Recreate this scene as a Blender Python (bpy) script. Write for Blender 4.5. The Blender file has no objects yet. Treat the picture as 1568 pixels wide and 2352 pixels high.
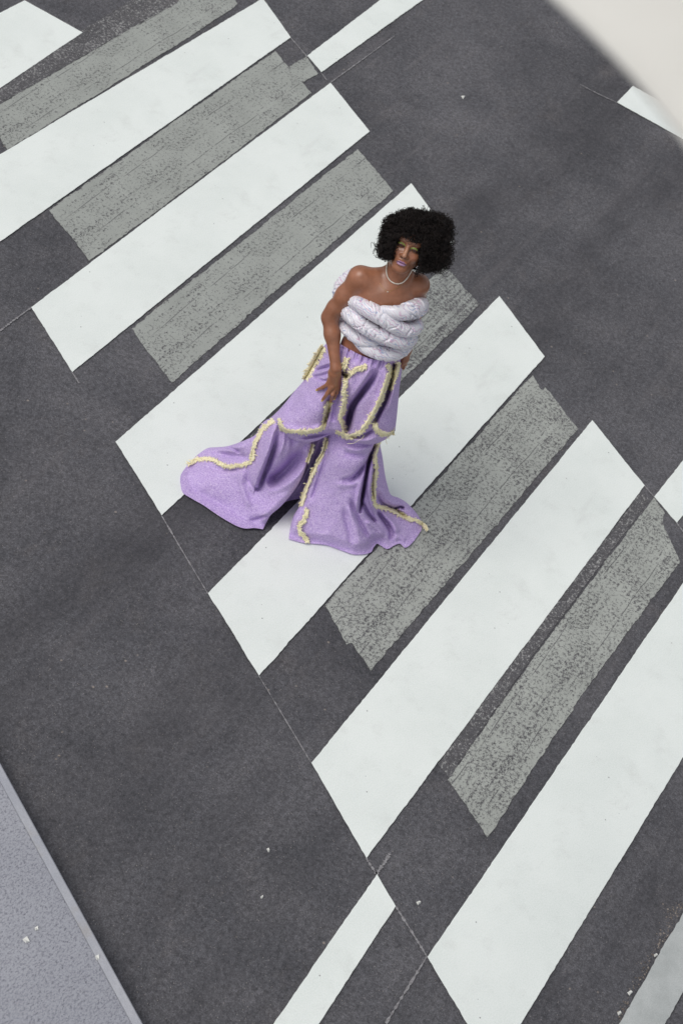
import bpy, math, random
import numpy as np
from mathutils import Matrix, Vector
rng = np.random.default_rng(7)
random.seed(7)
scene = bpy.context.scene
COL = scene.collection

# ------------------------------------------------------------------ camera
W, H, FOC = 1568.0, 2352.0, 1.8
R = np.array([[0.5044493287035154, 0.5380267660843524, -0.6753207191752568],
              [-0.8219275954415519, 0.5388195992428113, -0.18468477826687507],
              [0.2645106852704466, 0.6482288472820611, 0.7140262312612394]])
C = np.array([-6.350450174541197, -3.7309777168428755, 6.690068090673927])
Fp = np.array([0.01251946, -1.84607607, 0.0])            # where the woman stands
Tv = np.array([-0.95881546, -0.28402978, 0.0])           # from her towards the camera
Sv = np.array([0.28402978, -0.95881546, 0.0])            # to the right
Zv = np.array([0, 0, 1.0])
M3 = np.stack([Sv, -Tv, Zv], 1)                          # local axes of the person (faces -y)


def ray(u, v):
    u = np.asarray(u, float); v = np.asarray(v, float)
    d = np.stack([(u - W / 2) / (FOC * H), (H / 2 - v) / (FOC * H), -np.ones_like(u)], -1)
    return d @ R.T


def ground(u, v, z=0.0):
    d = ray(u, v)
    return C + d * ((z - C[2]) / d[..., 2])[..., None]


def at_T(u, v, t):
    """world point seen at (u,v) on the vertical plane t metres in front of the person's axis"""
    d = ray(u, v)
    k = (np.asarray(t) - (C - Fp) @ Tv) / (d @ Tv)
    return C + d * k[..., None]


def loc(P):
    return (np.asarray(P) - Fp) @ M3


def L(u, v, t):
    return loc(at_T(u, v, t))


def gT(u, v, z=0.0):
    return (ground(u, v, z) - Fp) @ Tv


def proj_local(Pl):
    q = (Pl @ M3.T + Fp - C) @ R
    return np.stack([W / 2 + FOC * H * q[..., 0] / -q[..., 2], H / 2 - FOC * H * q[..., 1] / -q[..., 2]], -1)


cam = bpy.data.cameras.new('camera')
cam_o = bpy.data.objects.new('camera', cam)
COL.objects.link(cam_o)
cam.sensor_fit = 'VERTICAL'; cam.sensor_height = 36.0; cam.sensor_width = 24.0
cam.lens = FOC * 36.0
cam.clip_end = 500
cam.dof.use_dof = True
cam.dof.focus_distance = 8.55
cam.dof.aperture_fstop = 4.2
mw = Matrix.Identity(4)
for i in range(3):
    for j in range(3):
        mw[i][j] = R[i, j]
    mw[i][3] = C[i]
cam_o.matrix_world = mw
scene.camera = cam_o

# ------------------------------------------------------------------ helpers


def tag(o, label=None, cat=None, group=None, kind=None):
    for k, v in (('label', label), ('category', cat), ('group', group), ('kind', kind)):
        if v: o[k] = v
    return o


def mesh_obj(name, verts, faces, mat, parent=None, smooth=True, col=None):
    me = bpy.data.meshes.new(name)
    me.from_pydata([tuple(map(float, p)) for p in verts], [], [tuple(map(int, f)) for f in faces])
    if mat: me.materials.append(mat)
    if smooth: me.polygons.foreach_set('use_smooth', [True] * len(me.polygons))
    if col is not None:
        a = me.attributes.new('Col', 'FLOAT_COLOR', 'POINT')
        c = np.ones((len(verts), 4), np.float32); c[:, :3] = col
        a.data.foreach_set('color', c.ravel())
    me.update()
    o = bpy.data.objects.new(name, me)
    COL.objects.link(o)
    if parent: o.parent = parent
    return o


def catmull(P, n, closed=False):
    P = np.asarray(P, float)
    m = len(P)
    if m == 2:
        t = np.linspace(0, 1, n)[:, None]; return P[0] * (1 - t) + P[1] * t
    seg = np.r_[0, np.cumsum(np.linalg.norm(np.diff(P[:, :min(3, P.shape[1])], axis=0), axis=1))]
    fine = []
    for i in range(m - 1):
        p0 = P[max(i - 1, 0)]; p1 = P[i]; p2 = P[i + 1]; p3 = P[min(i + 2, m - 1)]
        t = np.linspace(0, 1, 24, endpoint=(i == m - 2))[:, None]
        fine.append(.5 * (2 * p1 + (p2 - p0) * t + (2 * p0 - 5 * p1 + 4 * p2 - p3) * t ** 2 + (3 * p1 - p0 - 3 * p2 + p3) * t ** 3))
    F = np.concatenate(fine)
    s = np.r_[0, np.cumsum(np.linalg.norm(np.diff(F[:, :min(3, F.shape[1])], axis=0), axis=1))]
    q = np.linspace(0, s[-1], n)
    return np.stack([np.interp(q, s, F[:, k]) for k in range(F.shape[1])], 1)


def seg_dist(P, poly):
    """distance, signed side and arc fraction of points P (n,2) to polyline"""
    poly = np.asarray(poly, float)
    best = np.full(len(P), 1e9); side = np.zeros(len(P)); frac = np.zeros(len(P))
    ls = np.r_[0, np.cumsum(np.linalg.norm(np.diff(poly, axis=0), axis=1))]
    for i in range(len(poly) - 1):
        a, b = poly[i], poly[i + 1]; ba = b - a
        l2 = max(ba @ ba, 1e-9)
        t = np.clip(((P - a) @ ba) / l2, 0, 1)
        q = P - (a + t[:, None] * ba)
        d = np.hypot(q[:, 0], q[:, 1])
        k = d < best
        best[k] = d[k]
        side[k] = np.sign(ba[0] * q[k, 1] - ba[1] * q[k, 0])
        frac[k] = (ls[i] + t[k] * np.sqrt(l2)) / ls[-1]
    return best, side, frac


def vnoise(P, scale, seed=0):
    """cheap value noise for arrays (n,3), range -1..1"""
    P = np.asarray(P, float) * scale + seed * 17.13
    i = np.floor(P).astype(np.int64); f = P - i; f = f * f * (3 - 2 * f)
    out = 0
    for dx in (0, 1):
        for dy in (0, 1):
            for dz in (0, 1):
                h = (i[:, 0] + dx) * 374761393 + (i[:, 1] + dy) * 668265263 + (i[:, 2] + dz) * 2147483647 + seed * 144665
                h = (h ^ (h >> 13)) * 1274126177
                h = (h ^ (h >> 16)) & 0xffff
                w = (f[:, 0] if dx else 1 - f[:, 0]) * (f[:, 1] if dy else 1 - f[:, 1]) * (f[:, 2] if dz else 1 - f[:, 2])
                out = out + w * (h / 32767.5 - 1)
    return out

# ------------------------------------------------------------------ materials


class Mat:
    def __init__(s, name):
        s.m = bpy.data.materials.new(name); s.m.use_nodes = True
        s.t = s.m.node_tree; s.n = s.t.nodes; s.b = s.n['Principled BSDF']
        s.tc = s.n.new('ShaderNodeTexCoord').outputs['Object']

    def link(s, a, b): s.t.links.new(a, b)

    def noise(s, scale, detail=3, rough=.55, vec=None, dist=0, out='Fac'):
        n = s.n.new('ShaderNodeTexNoise')
        n.inputs['Scale'].default_value = scale; n.inputs['Detail'].default_value = detail
        n.inputs['Roughness'].default_value = rough; n.inputs['Distortion'].default_value = dist
        s.link(vec or s.tc, n.inputs['Vector']); return n.outputs[out]

    def vor(s, scale, feature='F1', out='Distance', vec=None, rnd=1):
        n = s.n.new('ShaderNodeTexVoronoi'); n.feature = feature
        n.inputs['Scale'].default_value = scale; n.inputs['Randomness'].default_value = rnd
        s.link(vec or s.tc, n.inputs['Vector']); return n.outputs[out]

    def mapv(s, scale=(1, 1, 1), rot=(0, 0, 0), vec=None):
        n = s.n.new('ShaderNodeMapping'); n.inputs['Scale'].default_value = scale; n.inputs['Rotation'].default_value = rot
        s.link(vec or s.tc, n.inputs['Vector']); return n.outputs[0]

    def ramp(s, fac, stops, interp='LINEAR'):
        n = s.n.new('ShaderNodeValToRGB'); n.color_ramp.interpolation = interp
        e = n.color_ramp.elements
        while len(e) < len(stops): e.new(.5)
        for k, (p, c) in enumerate(stops):
            e[k].position = p
            e[k].color = (*c, 1) if isinstance(c, (tuple, list)) else (c, c, c, 1)
        s.link(fac, n.inputs['Fac']); return n.outputs['Color']

    def mix(s, fac, a, b, mode='MIX'):
        n = s.n.new('ShaderNodeMix'); n.data_type = 'RGBA'; n.blend_type = mode
        for sock, v in ((n.inputs[0], fac), (n.inputs[6], a), (n.inputs[7], b)):
            if isinstance(v, bpy.types.NodeSocket): s.link(v, sock)
            elif isinstance(v, (tuple, list)): sock.default_value = (*v, 1)
            else: sock.default_value = v
        return n.outputs[2]

    def math(s, op, a, b=0.0, c=None):
        n = s.n.new('ShaderNodeMath'); n.operation = op
        for k, v in enumerate((a, b) if c is None else (a, b, c)):
            if isinstance(v, bpy.types.NodeSocket): s.link(v, n.inputs[k])
            else: n.inputs[k].default_value = v
        return n.outputs[0]

    def out(s, col=None, rough=.8, bump=None, bstr=.3, bdist=.01, spec=.3, sheen=0):
        b = s.b
        if isinstance(col, bpy.types.NodeSocket): s.link(col, b.inputs['Base Color'])
        elif col: b.inputs['Base Color'].default_value = (*col, 1)
        b.inputs['Roughness'].default_value = rough
        b.inputs['Specular IOR Level'].default_value = spec
        if sheen:
            b.inputs['Sheen Weight'].default_value = sheen; b.inputs['Sheen Roughness'].default_value = .5
        if bump is not None:
            n = s.n.new('ShaderNodeBump'); n.inputs['Strength'].default_value = bstr; n.inputs['Distance'].default_value = bdist
            s.link(bump, n.inputs['Height']); s.link(n.outputs[0], b.inputs['Normal'])
        return s.m


def asphalt_color(m):
    base = m.ramp(m.noise(.8, 5, .6), [(.28, (.066, .066, .073)), (.5, (.094, .093, .102)), (.72, (.130, .128, .138))])
    blot = m.ramp(m.noise(3.2, 6, .68, dist=.6), [(.40, 0.), (.70, 1.)])
    c = m.mix(m.math('MULTIPLY', blot, .35), base, (.150, .143, .150))
    dark = m.ramp(m.noise(5.5, 6, .72), [(.30, 1.), (.47, 0.)])
    c = m.mix(m.math('MULTIPLY', dark, .42), c, (.048, .047, .052))
    br = m.ramp(m.noise(1.7, 6, .72, vec=m.mapv((1, 1.4, 1), (0, 0, .7))), [(.56, 0.), (.72, 1.)])
    c = m.mix(m.math('MULTIPLY', br, .28), c, (.180, .160, .152))
    grain = m.noise(150, 4, .85)
    c = m.mix(.62, c, m.ramp(grain, [(.34, .16), (.5, .5), (.66, .84)]), 'OVERLAY')
    g2 = m.ramp(m.noise(38, 5, .8), [(.32, .30), (.5, .5), (.7, .70)])
    c = m.mix(.9, c, g2, 'OVERLAY')
    v_ = m.n.new('ShaderNodeTexVoronoi'); v_.inputs['Scale'].default_value = 120; m.link(m.tc, v_.inputs['Vector'])
    bwn = m.n.new('ShaderNodeRGBToBW'); m.link(v_.outputs['Color'], bwn.inputs[0])
    c = m.mix(.5, c, m.ramp(bwn.outputs[0], [(.2, .33), (.5, .5), (.8, .67)]), 'OVERLAY')
    for sc_, th_, col_, am_ in ((130, .84, (.34, .31, .29), .7), (46, .93, (.36, .31, .27), .7), (70, .94, (.025, .024, .027), .7)):
        v_ = m.n.new('ShaderNodeTexVoronoi'); v_.inputs['Scale'].default_value = sc_; m.link(m.tc, v_.inputs['Vector'])
        keep = m.ramp(v_.outputs['Color'], [(th_, 0.), (th_ + .02, 1.)])
        chip = m.math('MULTIPLY', m.ramp(v_.outputs['Distance'], [(.16, 1.), (.36, 0.)]), keep)
        c = m.mix(m.math('MULTIPLY', chip, am_), c, col_)
    st = m.ramp(m.noise(3.0, 5, .65, vec=m.mapv((.07, .75, 1), (0, 0, 0))), [(.56, 0.), (.76, 1.)])
    c = m.mix(m.math('MULTIPLY', st, .45), c, (.050, .049, .055))
    st = m.ramp(m.noise(2.2, 4, .6, vec=m.mapv((.2, 4, 1), (0, 0, -.25))), [(.58, 0.), (.76, 1.)])
    c = m.mix(m.math('MULTIPLY', st, .35), c, (.175, .163, .168))
    return c, grain


m = Mat('asphalt'); c, g = asphalt_color(m)
sp = m.n.new('ShaderNodeSeparateXYZ'); m.link(m.tc, sp.inputs[0])
for (u_, v__), wd_, am_ in (((1165., 470.), .16, .42), ((1330., 240.), .14, .34), ((1420., 560.), .2, .25), ((330., 1750.), .22, .22), ((1480., 2130.), .2, .4)):
    y0 = float(ground(u_, v__)[1])
    dd = m.math('DIVIDE', m.math('ADD', m.math('SUBTRACT', sp.outputs['Y'], y0), m.math('MULTIPLY', m.math('SUBTRACT', m.noise(1.2, 3), .5), .25)), wd_)
    band = m.math('EXPONENT', m.math('MULTIPLY', m.math('MULTIPLY', dd, dd), -1.0))
    gate_ = m.ramp(m.noise(2.6, 5, .7, vec=m.mapv((.3, 1.6, 1))), [(.36, 0.), (.62, 1.)])
    c = m.mix(m.math('MULTIPLY', m.math('MULTIPLY', band, gate_), am_), c, (.042, .041, .046))
M_ASPHALT = m.out(c, .88, m.noise(150, 4, .8), .35, .004, .25)

m = Mat('white road paint')
c = m.ramp(m.noise(2.2, 5, .6), [(.3, (.755, .80, .765)), (.6, (.82, .86, .825))])
c = m.mix(m.math('MULTIPLY', m.ramp(m.noise(6, 5, .7), [(.54, 0.), (.75, 1.)]), .28), c, (.58, .59, .56))
c = m.mix(.9, c, m.ramp(m.noise(140, 4, .85), [(.34, .33), (.5, .5), (.66, .67)]), 'OVERLAY')
pit = m.math('MULTIPLY', m.ramp(m.vor(22), [(.05, 1.), (.10, 0.)]), m.ramp(m.vor(22, out='Color'), [(.80, 0.), (.82, 1.)]))
c = m.mix(m.math('MULTIPLY', pit, .8), c, (.16, .15, .15))
smear = m.ramp(m.noise(1.5, 6, .7, vec=m.mapv((1, 3, 1))), [(.60, 0.), (.78, 1.)])
c = m.mix(m.math('MULTIPLY', smear, .30), c, (.48, .48, .47))
M_WHITE = m.out(c, .72, m.noise(160, 3, .7), .35, .003, .3)

m = Mat('grey lane paint')
c = m.ramp(m.noise(7, 5, .65), [(.3, (.40, .42, .41)), (.65, (.52, .54, .53))])
c = m.mix(.6, c, m.ramp(m.noise(210, 2, .7), [(.3, .38), (.5, .5), (.72, .62)]), 'OVERLAY')
M_LANE = m.out(c, .8, m.noise(160, 3, .7), .3, .003, .25)


def worn(name, lo, hi, col, streak=.5):
    m = Mat(name)
    asp, g = asphalt_color(m)
    paint = m.ramp(m.noise(4, 4, .6), [(.3, tuple(x * .9 for x in col)), (.7, tuple(x * 1.08 for x in col))])
    paint = m.mix(.5, paint, m.ramp(m.noise(230, 2, .7), [(.3, .38), (.5, .5), (.72, .62)]), 'OVERLAY')
    fine = m.math('ADD', m.math('MULTIPLY', m.noise(56, 6, .76), .7), m.math('MULTIPLY', m.noise(130, 3, .7), .3))
    patch = m.noise(5, 4, .65)
    st = m.noise(4.5, 3, .6, vec=m.mapv((.12, 9, 1)))
    f = m.math('ADD', fine, m.math('MULTIPLY', m.math('SUBTRACT', patch, .5), .20))
    f = m.math('ADD', f, m.math('MULTIPLY', m.math('SUBTRACT', st, .5), streak * .35))
    mask = m.ramp(f, [(lo, 0.), (hi, 1.)])
    # long hair-thin seams where the grinder passed
    sep = m.n.new('ShaderNodeSeparateXYZ'); m.link(m.tc, sep.inputs[0])
    wob = m.math('ADD', sep.outputs['Y'], m.math('MULTIPLY', m.math('SUBTRACT', m.noise(2.5, 2), .5), .035))
    w = m.math('ABSOLUTE', m.math('SUBTRACT', m.math('FRACT', m.math('MULTIPLY', wob, 5.3)), .5))
    seam = m.math('MULTIPLY', m.math('LESS_THAN', w, .013), m.ramp(m.noise(3, 3, vec=m.mapv((1, .3, 1))), [(.46, 0.), (.54, .75)]))
    mask = m.math('MULTIPLY', mask, m.math('SUBTRACT', 1.0, seam))
    c = m.mix(mask, m.mix(.35, asp, (.10, .095, .095)), paint)
    return m.out(c, .85, m.math('ADD', m.math('MULTIPLY', mask, .6), m.noise(170, 3, .7)), .4, .003, .25)


M_WORN = worn('worn grey paint', .405, .475, (.355, .37, .345))
M_WORN2 = worn('heavily worn grey paint', .415, .515, (.39, .405, .375))
M_WORN4 = worn('dark worn grey paint', .44, .53, (.33, .345, .325), .9)
M_WORN3 = worn('scraped paint residue', .52, .60, (.40, .40, .39), .2)

m = Mat('chalk'); k = m.ramp(m.noise(60, 3, .7), [(.35, (.16, .15, .155)), (.65, (.34, .335, .345))])
M_CHALK = m.out(k, .9)

m = Mat('pavement concrete')
c = m.ramp(m.noise(1.3, 5, .6), [(.3, (.36, .368, .41)), (.7, (.45, .456, .495))])
pits = m.noise(95, 5, .85, vec=m.mapv((.8, 1.25, 1), (0, 0, .35)))
c = m.mix(m.ramp(pits, [(.34, 1.), (.52, 0.)]), c, (.13, .13, .16))
c = m.mix(.5, c, m.ramp(m.noise(240, 2, .7), [(.3, .38), (.5, .5), (.72, .62)]), 'OVERLAY')
M_PAVE = m.out(c, .9, pits, .7, .006, .2)
m = Mat('kerb stone')
c = m.ramp(m.noise(5, 5, .65), [(.3, (.36, .37, .41)), (.7, (.45, .455, .485))])
c = m.mix(m.math('MULTIPLY', m.ramp(m.noise(3, 4, .7), [(.58, 0.), (.72, 1.)]), .5), c, (.36, .32, .27))
c = m.mix(.5, c, m.ramp(m.noise(220, 2, .7), [(.3, .38), (.5, .5), (.72, .62)]), 'OVERLAY')
M_KERB = m.out(c, .85, m.noise(150, 3), .2, .003, .25)

m = Mat('scrap'); M_SCRAP = m.out(m.ramp(m.noise(40, 3), [(.3, (.66, .66, .62)), (.7, (.8, .8, .76))]), .8)

m = Mat('purple wool')
w1 = m.noise(150, 5, .88); w2 = m.noise(105, 4, .8)
c = m.ramp(w1, [(.32, (.33, .20, .52)), (.5, (.565, .42, .75)), (.68, (.84, .72, .93))])
c = m.mix(.7, c, m.ramp(w2, [(.32, .36), (.5, .5), (.68, .64)]), 'OVERLAY')
c = m.mix(m.math('MULTIPLY', m.ramp(m.noise(9, 4, .6), [(.4, 0.), (.7, 1.)]), .18), c, (.52, .41, .67))
M_PURPLE = m.out(c, 1.0, m.math('ADD', w1, w2), .8, .004, .05, .06)

m = Mat('cream fringe')
c = m.ramp(m.noise(120, 4, .8), [(.30, (.78, .66, .37)), (.5, (.95, .88, .60)), (.68, (.96, .94, .78))])
M_FRINGE = m.out(c, 1.0, m.noise(400, 2), .4, .002, .1, .1)

m = Mat('quilted paisley cotton')
base = m.ramp(m.noise(12, 4), [(.3, (.73, .71, .76)), (.7, (.82, .805, .84))])


def rings(m, scale, dist, seed):
    n = m.n.new('ShaderNodeTexWave'); n.wave_type = 'RINGS'; n.rings_direction = 'SPHERICAL'
    n.inputs['Scale'].default_value = scale; n.inputs['Distortion'].default_value = dist
    n.inputs['Detail'].default_value = 1.5; n.inputs['Detail Scale'].default_value = 1.2
    mp = m.n.new('ShaderNodeMapping'); mp.inputs['Location'].default_value = (seed, seed * .7, seed * 1.3)
    m.link(m.tc, mp.inputs['Vector']); m.link(mp.outputs[0], n.inputs['Vector'])
    return n.outputs['Fac']


blue = m.ramp(rings(m, 22, 10, .3), [(.03, 1.), (.19, 0.)])
pink = m.ramp(rings(m, 19, 11, 1.7), [(.03, 1.), (.19, 0.)])
gate = m.ramp(m.noise(22, 3), [(.42, .15), (.58, 1.)])
gate2 = m.ramp(m.noise(17, 3, vec=m.mapv((1.3, 1, .8), (.4, .2, 0))), [(.42, .1), (.58, 1.)])
c = m.mix(m.math('MULTIPLY', m.math('MULTIPLY', blue, gate), .75), base, (.27, .36, .58))
c = m.mix(m.math('MULTIPLY', m.math('MULTIPLY', pink, gate2), .7), c, (.60, .33, .49))
M_QUILT = m.out(c, .36, m.noise(120, 3), .15, .002, .5, .1)

m = Mat('skin')
a = m.n.new('ShaderNodeAttribute'); a.attribute_name = 'Col'
c = m.mix(.45, a.outputs['Color'], m.ramp(m.noise(45, 4, .6), [(.3, .42), (.5, .5), (.7, .57)]), 'OVERLAY')
M_SKIN = m.out(c, .34, m.noise(420, 3), .14, .001, .55)
m.b.inputs['Subsurface Weight'].default_value = .06
m.b.inputs['Subsurface Radius'].default_value = (.012, .005, .003)

m = Mat('black hair')
M_HAIR = m.out(m.ramp(m.noise(30, 3), [(.3, (.009, .007, .007)), (.7, (.024, .017, .015))]), .62, spec=.25)
m = Mat('hair core'); M_CORE = m.out((.006, .005, .0055), 1.0, spec=.05)
m = Mat('pearl'); M_PEARL = m.out(m.ramp(m.noise(200, 2), [(.3, (.72, .66, .56)), (.7, (.82, .78, .70))]), .3, spec=.5)
m = Mat('gold'); M_GOLD = m.out((.70, .46, .16), .3); m.b.inputs['Metallic'].default_value = 1
m = Mat('silver'); M_SILVER = m.out((.82, .83, .84), .22); m.b.inputs['Metallic'].default_value = .9
m = Mat('eye'); M_EYE = m.out(m.ramp(m.noise(80, 2), [(.3, (.03, .02, .018)), (.7, (.06, .045, .04))]), .25)
m = Mat('yellow nail'); M_NAIL = m.out((.62, .48, .10), .3)
m = Mat('white canvas')
c = m.ramp(m.noise(3, 4), [(.3, (.60, .585, .54)), (.7, (.69, .675, .63))])
c = m.mix(.3, c, m.ramp(m.noise(300, 2), [(.3, .42), (.7, .58)]), 'OVERLAY')
M_CANVAS = m.out(c, .9, m.noise(220, 3), .2, .003, .15)
m = Mat('galvanised tube'); M_TUBE = m.out(m.ramp(m.noise(30, 3), [(.3, .40), (.7, .55)]), .45); m.b.inputs['Metallic'].default_value = .8

# ------------------------------------------------------------------ the ground
gs = 120
mesh_obj('road', [(-gs, -gs, 0), (gs, -gs, 0), (gs, gs, 0), (-gs, gs, 0)], [(0, 1, 2, 3)], M_ASPHALT, smooth=False)['kind'] = 'structure'


def rough_poly(name, pts, z, mat, jit=.0022, step=.02, world=False):
    """flat painted sheet with a slightly ragged outline"""
    P = np.array(pts, float)
    if not world: P = ground(P[:, 0], P[:, 1])[:, :2]
    out = []
    n = len(P)
    for i in range(n):
        a, b = P[i], P[(i + 1) % n]
        l = np.linalg.norm(b - a); k = max(2, min(400, int(l / step)))
        nrm = np.array([-(b - a)[1], (b - a)[0]]) / max(l, 1e-6)
        for q in range(k):
            p = a + (b - a) * q / k
            j = 0 if q == 0 else (vnoise([[p[0], p[1], i]], 9, 3)[0] * .9 + rng.normal() * .35) * jit
            out.append(p + nrm * j)
    ctr = P.mean(0)
    V = [(p[0] - ctr[0], p[1] - ctr[1], 0) for p in out]
    o = mesh_obj(name, V, [tuple(range(len(V)))], mat, smooth=False)
    o.location = (ctr[0], ctr[1], z)
    return o


PITCH = .9; LX = 3.0850674087111534 ; SK = 0.5326394965831831
LX = 3.423 * PITCH


def grid(x, i, e):
    y = -(i + e * .5) * PITCH
    p = np.array([x * LX + SK * y, y, 0.])
    q = (p - C) @ R
    return (W / 2 + FOC * H * q[0] / -q[2], H / 2 - FOC * H * q[1] / -q[2])


def stripe(pts, label, name='crosswalk_stripe', mat=M_WHITE, z=.008, group='white zebra crossing stripes', cat='road marking', jit=.0022):
    o = rough_poly(name, pts, z, mat, jit)
    return tag(o, label, cat, group)


stripe([(57, 3), (190, 77), (0, 205), grid(0, -2, 1), grid(0, -2, 0)], 'white zebra stripe cut off by the upper left corner, beyond all the others')
stripe([(603, -2), (667, 88), (0, 557), grid(0, -1, 1), grid(0, -1, 0), (0, 357)], 'second white zebra stripe from the top left, running off the left edge')
stripe([(758, 192), (848, 304), (166, 857), (72, 708)], 'white zebra stripe up and left of the woman, both ends bare and in view')
stripe([(943, 423), (1042, 558), (371, 1186), (265, 1017)], 'white zebra stripe passing behind the woman\'s afro and her right arm')
stripe([(1145, 682), (1249, 821), (594, 1554), (477, 1365)], 'white zebra stripe under the hem of her left trouser leg')
stripe([(1358, 967), (1478, 1117), (840, 1973), (714, 1754)], 'white zebra stripe in front of the woman, beyond the grey band her hem touches')
stripe([(1568, 1338), grid(1, 4, 0), grid(1, 4, 1), (1568, 1738), (1195, 2352), grid(0, 4, 1), (1070, 2352), (980, 2200)], 'nearest white zebra stripe, running off the right and bottom edges')
LG = 'short white lane lines at the ends of the crossing'
o = stripe([(705, 130), (737, 168), (975, -2), (1300, -224), (1210, -224), (877, -2)], 'thin white lane line running off the top edge between the stripe ends', 'lane_line', M_WHITE, .008, LG)
stripe([(1500, 1143), (1552, 1203), (1568, 1183), (1700, 1018), (1640, 955), (1568, 1057)], 'thin white lane line starting at the right edge below mid height', 'lane_line', M_WHITE, .008, LG)
stripe([(864, 2010), (907, 2083), (732, 2352), (600, 2552), (500, 2552), (628, 2352)], 'thin white lane line running off the bottom edge left of the nearest stripe', 'lane_line', M_WHITE, .008, LG)
stripe([(1452, 199), (1415, 237), (1568, 322), (1800, 452), (1850, 420)], 'white road line poking out below the blurred white canvas', 'lane_line', M_WHITE, .008, LG)
stripe([(1420, 2352), (1494, 2222), (1568, 2095), (1660, 1940), (1720, 2010), (1568, 2274), (1525, 2352), (1430, 2520), (1320, 2530)], 'dull grey worn lane line in the bottom right corner', 'lane_line', M_LANE, .008, LG, jit=.004)

GG = 'old grey painted-over zebra stripes'


def worn_band(pts, label, mat=M_WORN, z=.004, jit=.006):
    return stripe(pts, label, 'worn_stripe', mat, z, GG, jit=jit)


worn_band([(-60, 277), (0, 240), (120, 172), (333, 48), (415, -5), (505, -60), (545, 10), (530, 24), (300, 170), (17, 345), (-3, 314)], 'speckled grey band at the upper left above the second white stripe')
worn_band([(193, 67), (310, -2), (380, -45), (425, -20), (405, 10), (333, 48), (120, 172), (0, 240), (-60, 276), (-60, 232), (0, 205)], 'thin dirty paint residue strip at the top left touching the corner stripe', M_WORN3, .0042)
worn_band([(113, 484), (300, 352), (632, 118), (660, 152), (715, 215), (460, 411), (205, 600), (160, 540)], 'speckled grey band between the second and third white stripes from the top')
worn_band([(664, 154), (703, 131), (730, 170), (688, 194)], 'small grey paint patch beside the top lane line', M_WORN, .0046)
worn_band([(302, 755), (560, 552), (820, 343), (860, 388), (902, 440), (650, 655), (395, 880), (345, 815)], 'speckled grey band up and left of the woman, behind her shoulder')
worn_band([(505, 1065), (760, 840), (1020, 612), (1060, 655), (1100, 700), (860, 935), (618, 1180), (560, 1120)], 'speckled grey band directly behind the woman\'s torso', M_WORN4)
worn_band([(745, 1390), (990, 1120), (1222, 862), (1243, 897), (1250, 890), (1290, 940), (1326, 986), (1090, 1262), (850, 1543), (808, 1478), (795, 1482)], 'speckled grey band touched by the hem of her left trouser leg', M_WORN2)
worn_band([(1003, 1755), (1210, 1470), (1425, 1190), (1470, 1128), (1490, 1150), (1440, 1215), (1230, 1495), (1030, 1788)], 'narrow scraped paint strip along the near stripe\'s lower edge', M_WORN3, .0042)
worn_band([(1027, 1792), (1240, 1490), (1450, 1210), (1500, 1143), (1525, 1180), (1520, 1200), (1560, 1290), (1340, 1590), (1118, 1925), (1070, 1850)], 'heavily worn speckled grey band before the nearest white stripe', M_WORN2)


def line(pts, label, wd=.009):
    P = ground(np.array([p[0] for p in pts]), np.array([p[1] for p in pts]))[:, :2]
    P = catmull(P, max(8, int(len(pts) * 12)))
    d = np.gradient(P, axis=0); nn = np.stack([-d[:, 1], d[:, 0]], 1) / np.linalg.norm(d, axis=1)[:, None]
    w = wd * .5 * (1 + .5 * rng.normal(size=(len(P), 1))).clip(.2, 2)
    V = np.concatenate([P + nn * w, P - nn * w]); n = len(P)
    ctr = V.mean(0)
    o = mesh_obj('chalk_line', [(p[0] - ctr[0], p[1] - ctr[1], 0) for p in V], [(i, i + 1, n + i + 1, n + i) for i in range(n - 1)], M_CHALK, smooth=False)
    o.location = (ctr[0], ctr[1], .0062)
    tag(o, label, 'chalk line', 'thin chalk setting-out lines on the asphalt')


line([(0, 762), (35, 735), (72, 708)], 'faint chalk line from the left edge to a stripe corner')
line([(166, 857), (182, 882)], 'tiny chalk tail below the corner of the third stripe', .006)
line([(371, 1186), (425, 1278), (477, 1365)], 'chalk line joining two stripe corners left of her trouser hem', .006)
line([(594, 1554), (655, 1655), (714, 1754)], 'faint chalk line joining the stripe corners below the hem', .005)
line([(840, 1973), (852, 1992), (866, 2012)], 'short chalk tail between the near stripe and the bottom lane line')
line([(907, 2083), (945, 2143), (980, 2200)], 'chalk line from the bottom lane line to the nearest stripe', .008)
line([(862, 2010), (880, 1985), (894, 1962)], 'pale smudged chalk mark above the bottom lane line', .014)
line([(978, 2200), (935, 2270), (885, 2352)], 'chalk line running off the bottom edge beside the nearest stripe', .008)
line([(667, 88), (705, 132)], 'faint chalk line between the second stripe and the top lane line', .007)
line([(738, 170), (750, 186)], 'short chalk dash above the third stripe\'s corner', .007)
line([(760, 190), (840, 132), (905, 84)], 'long faint chalk line along the top lane line', .006)
line([(1478, 1117), (1500, 1143)], 'short chalk line between near stripe and right lane line', .008)
line([(1552, 1203), (1568, 1224), (1600, 1265)], 'chalk line leaving the right lane line at the picture edge', .008)
line([(1330, 195), (1370, 216), (1415, 237)], 'faint chalk line ending at the road line below the white canvas', .008)

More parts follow.
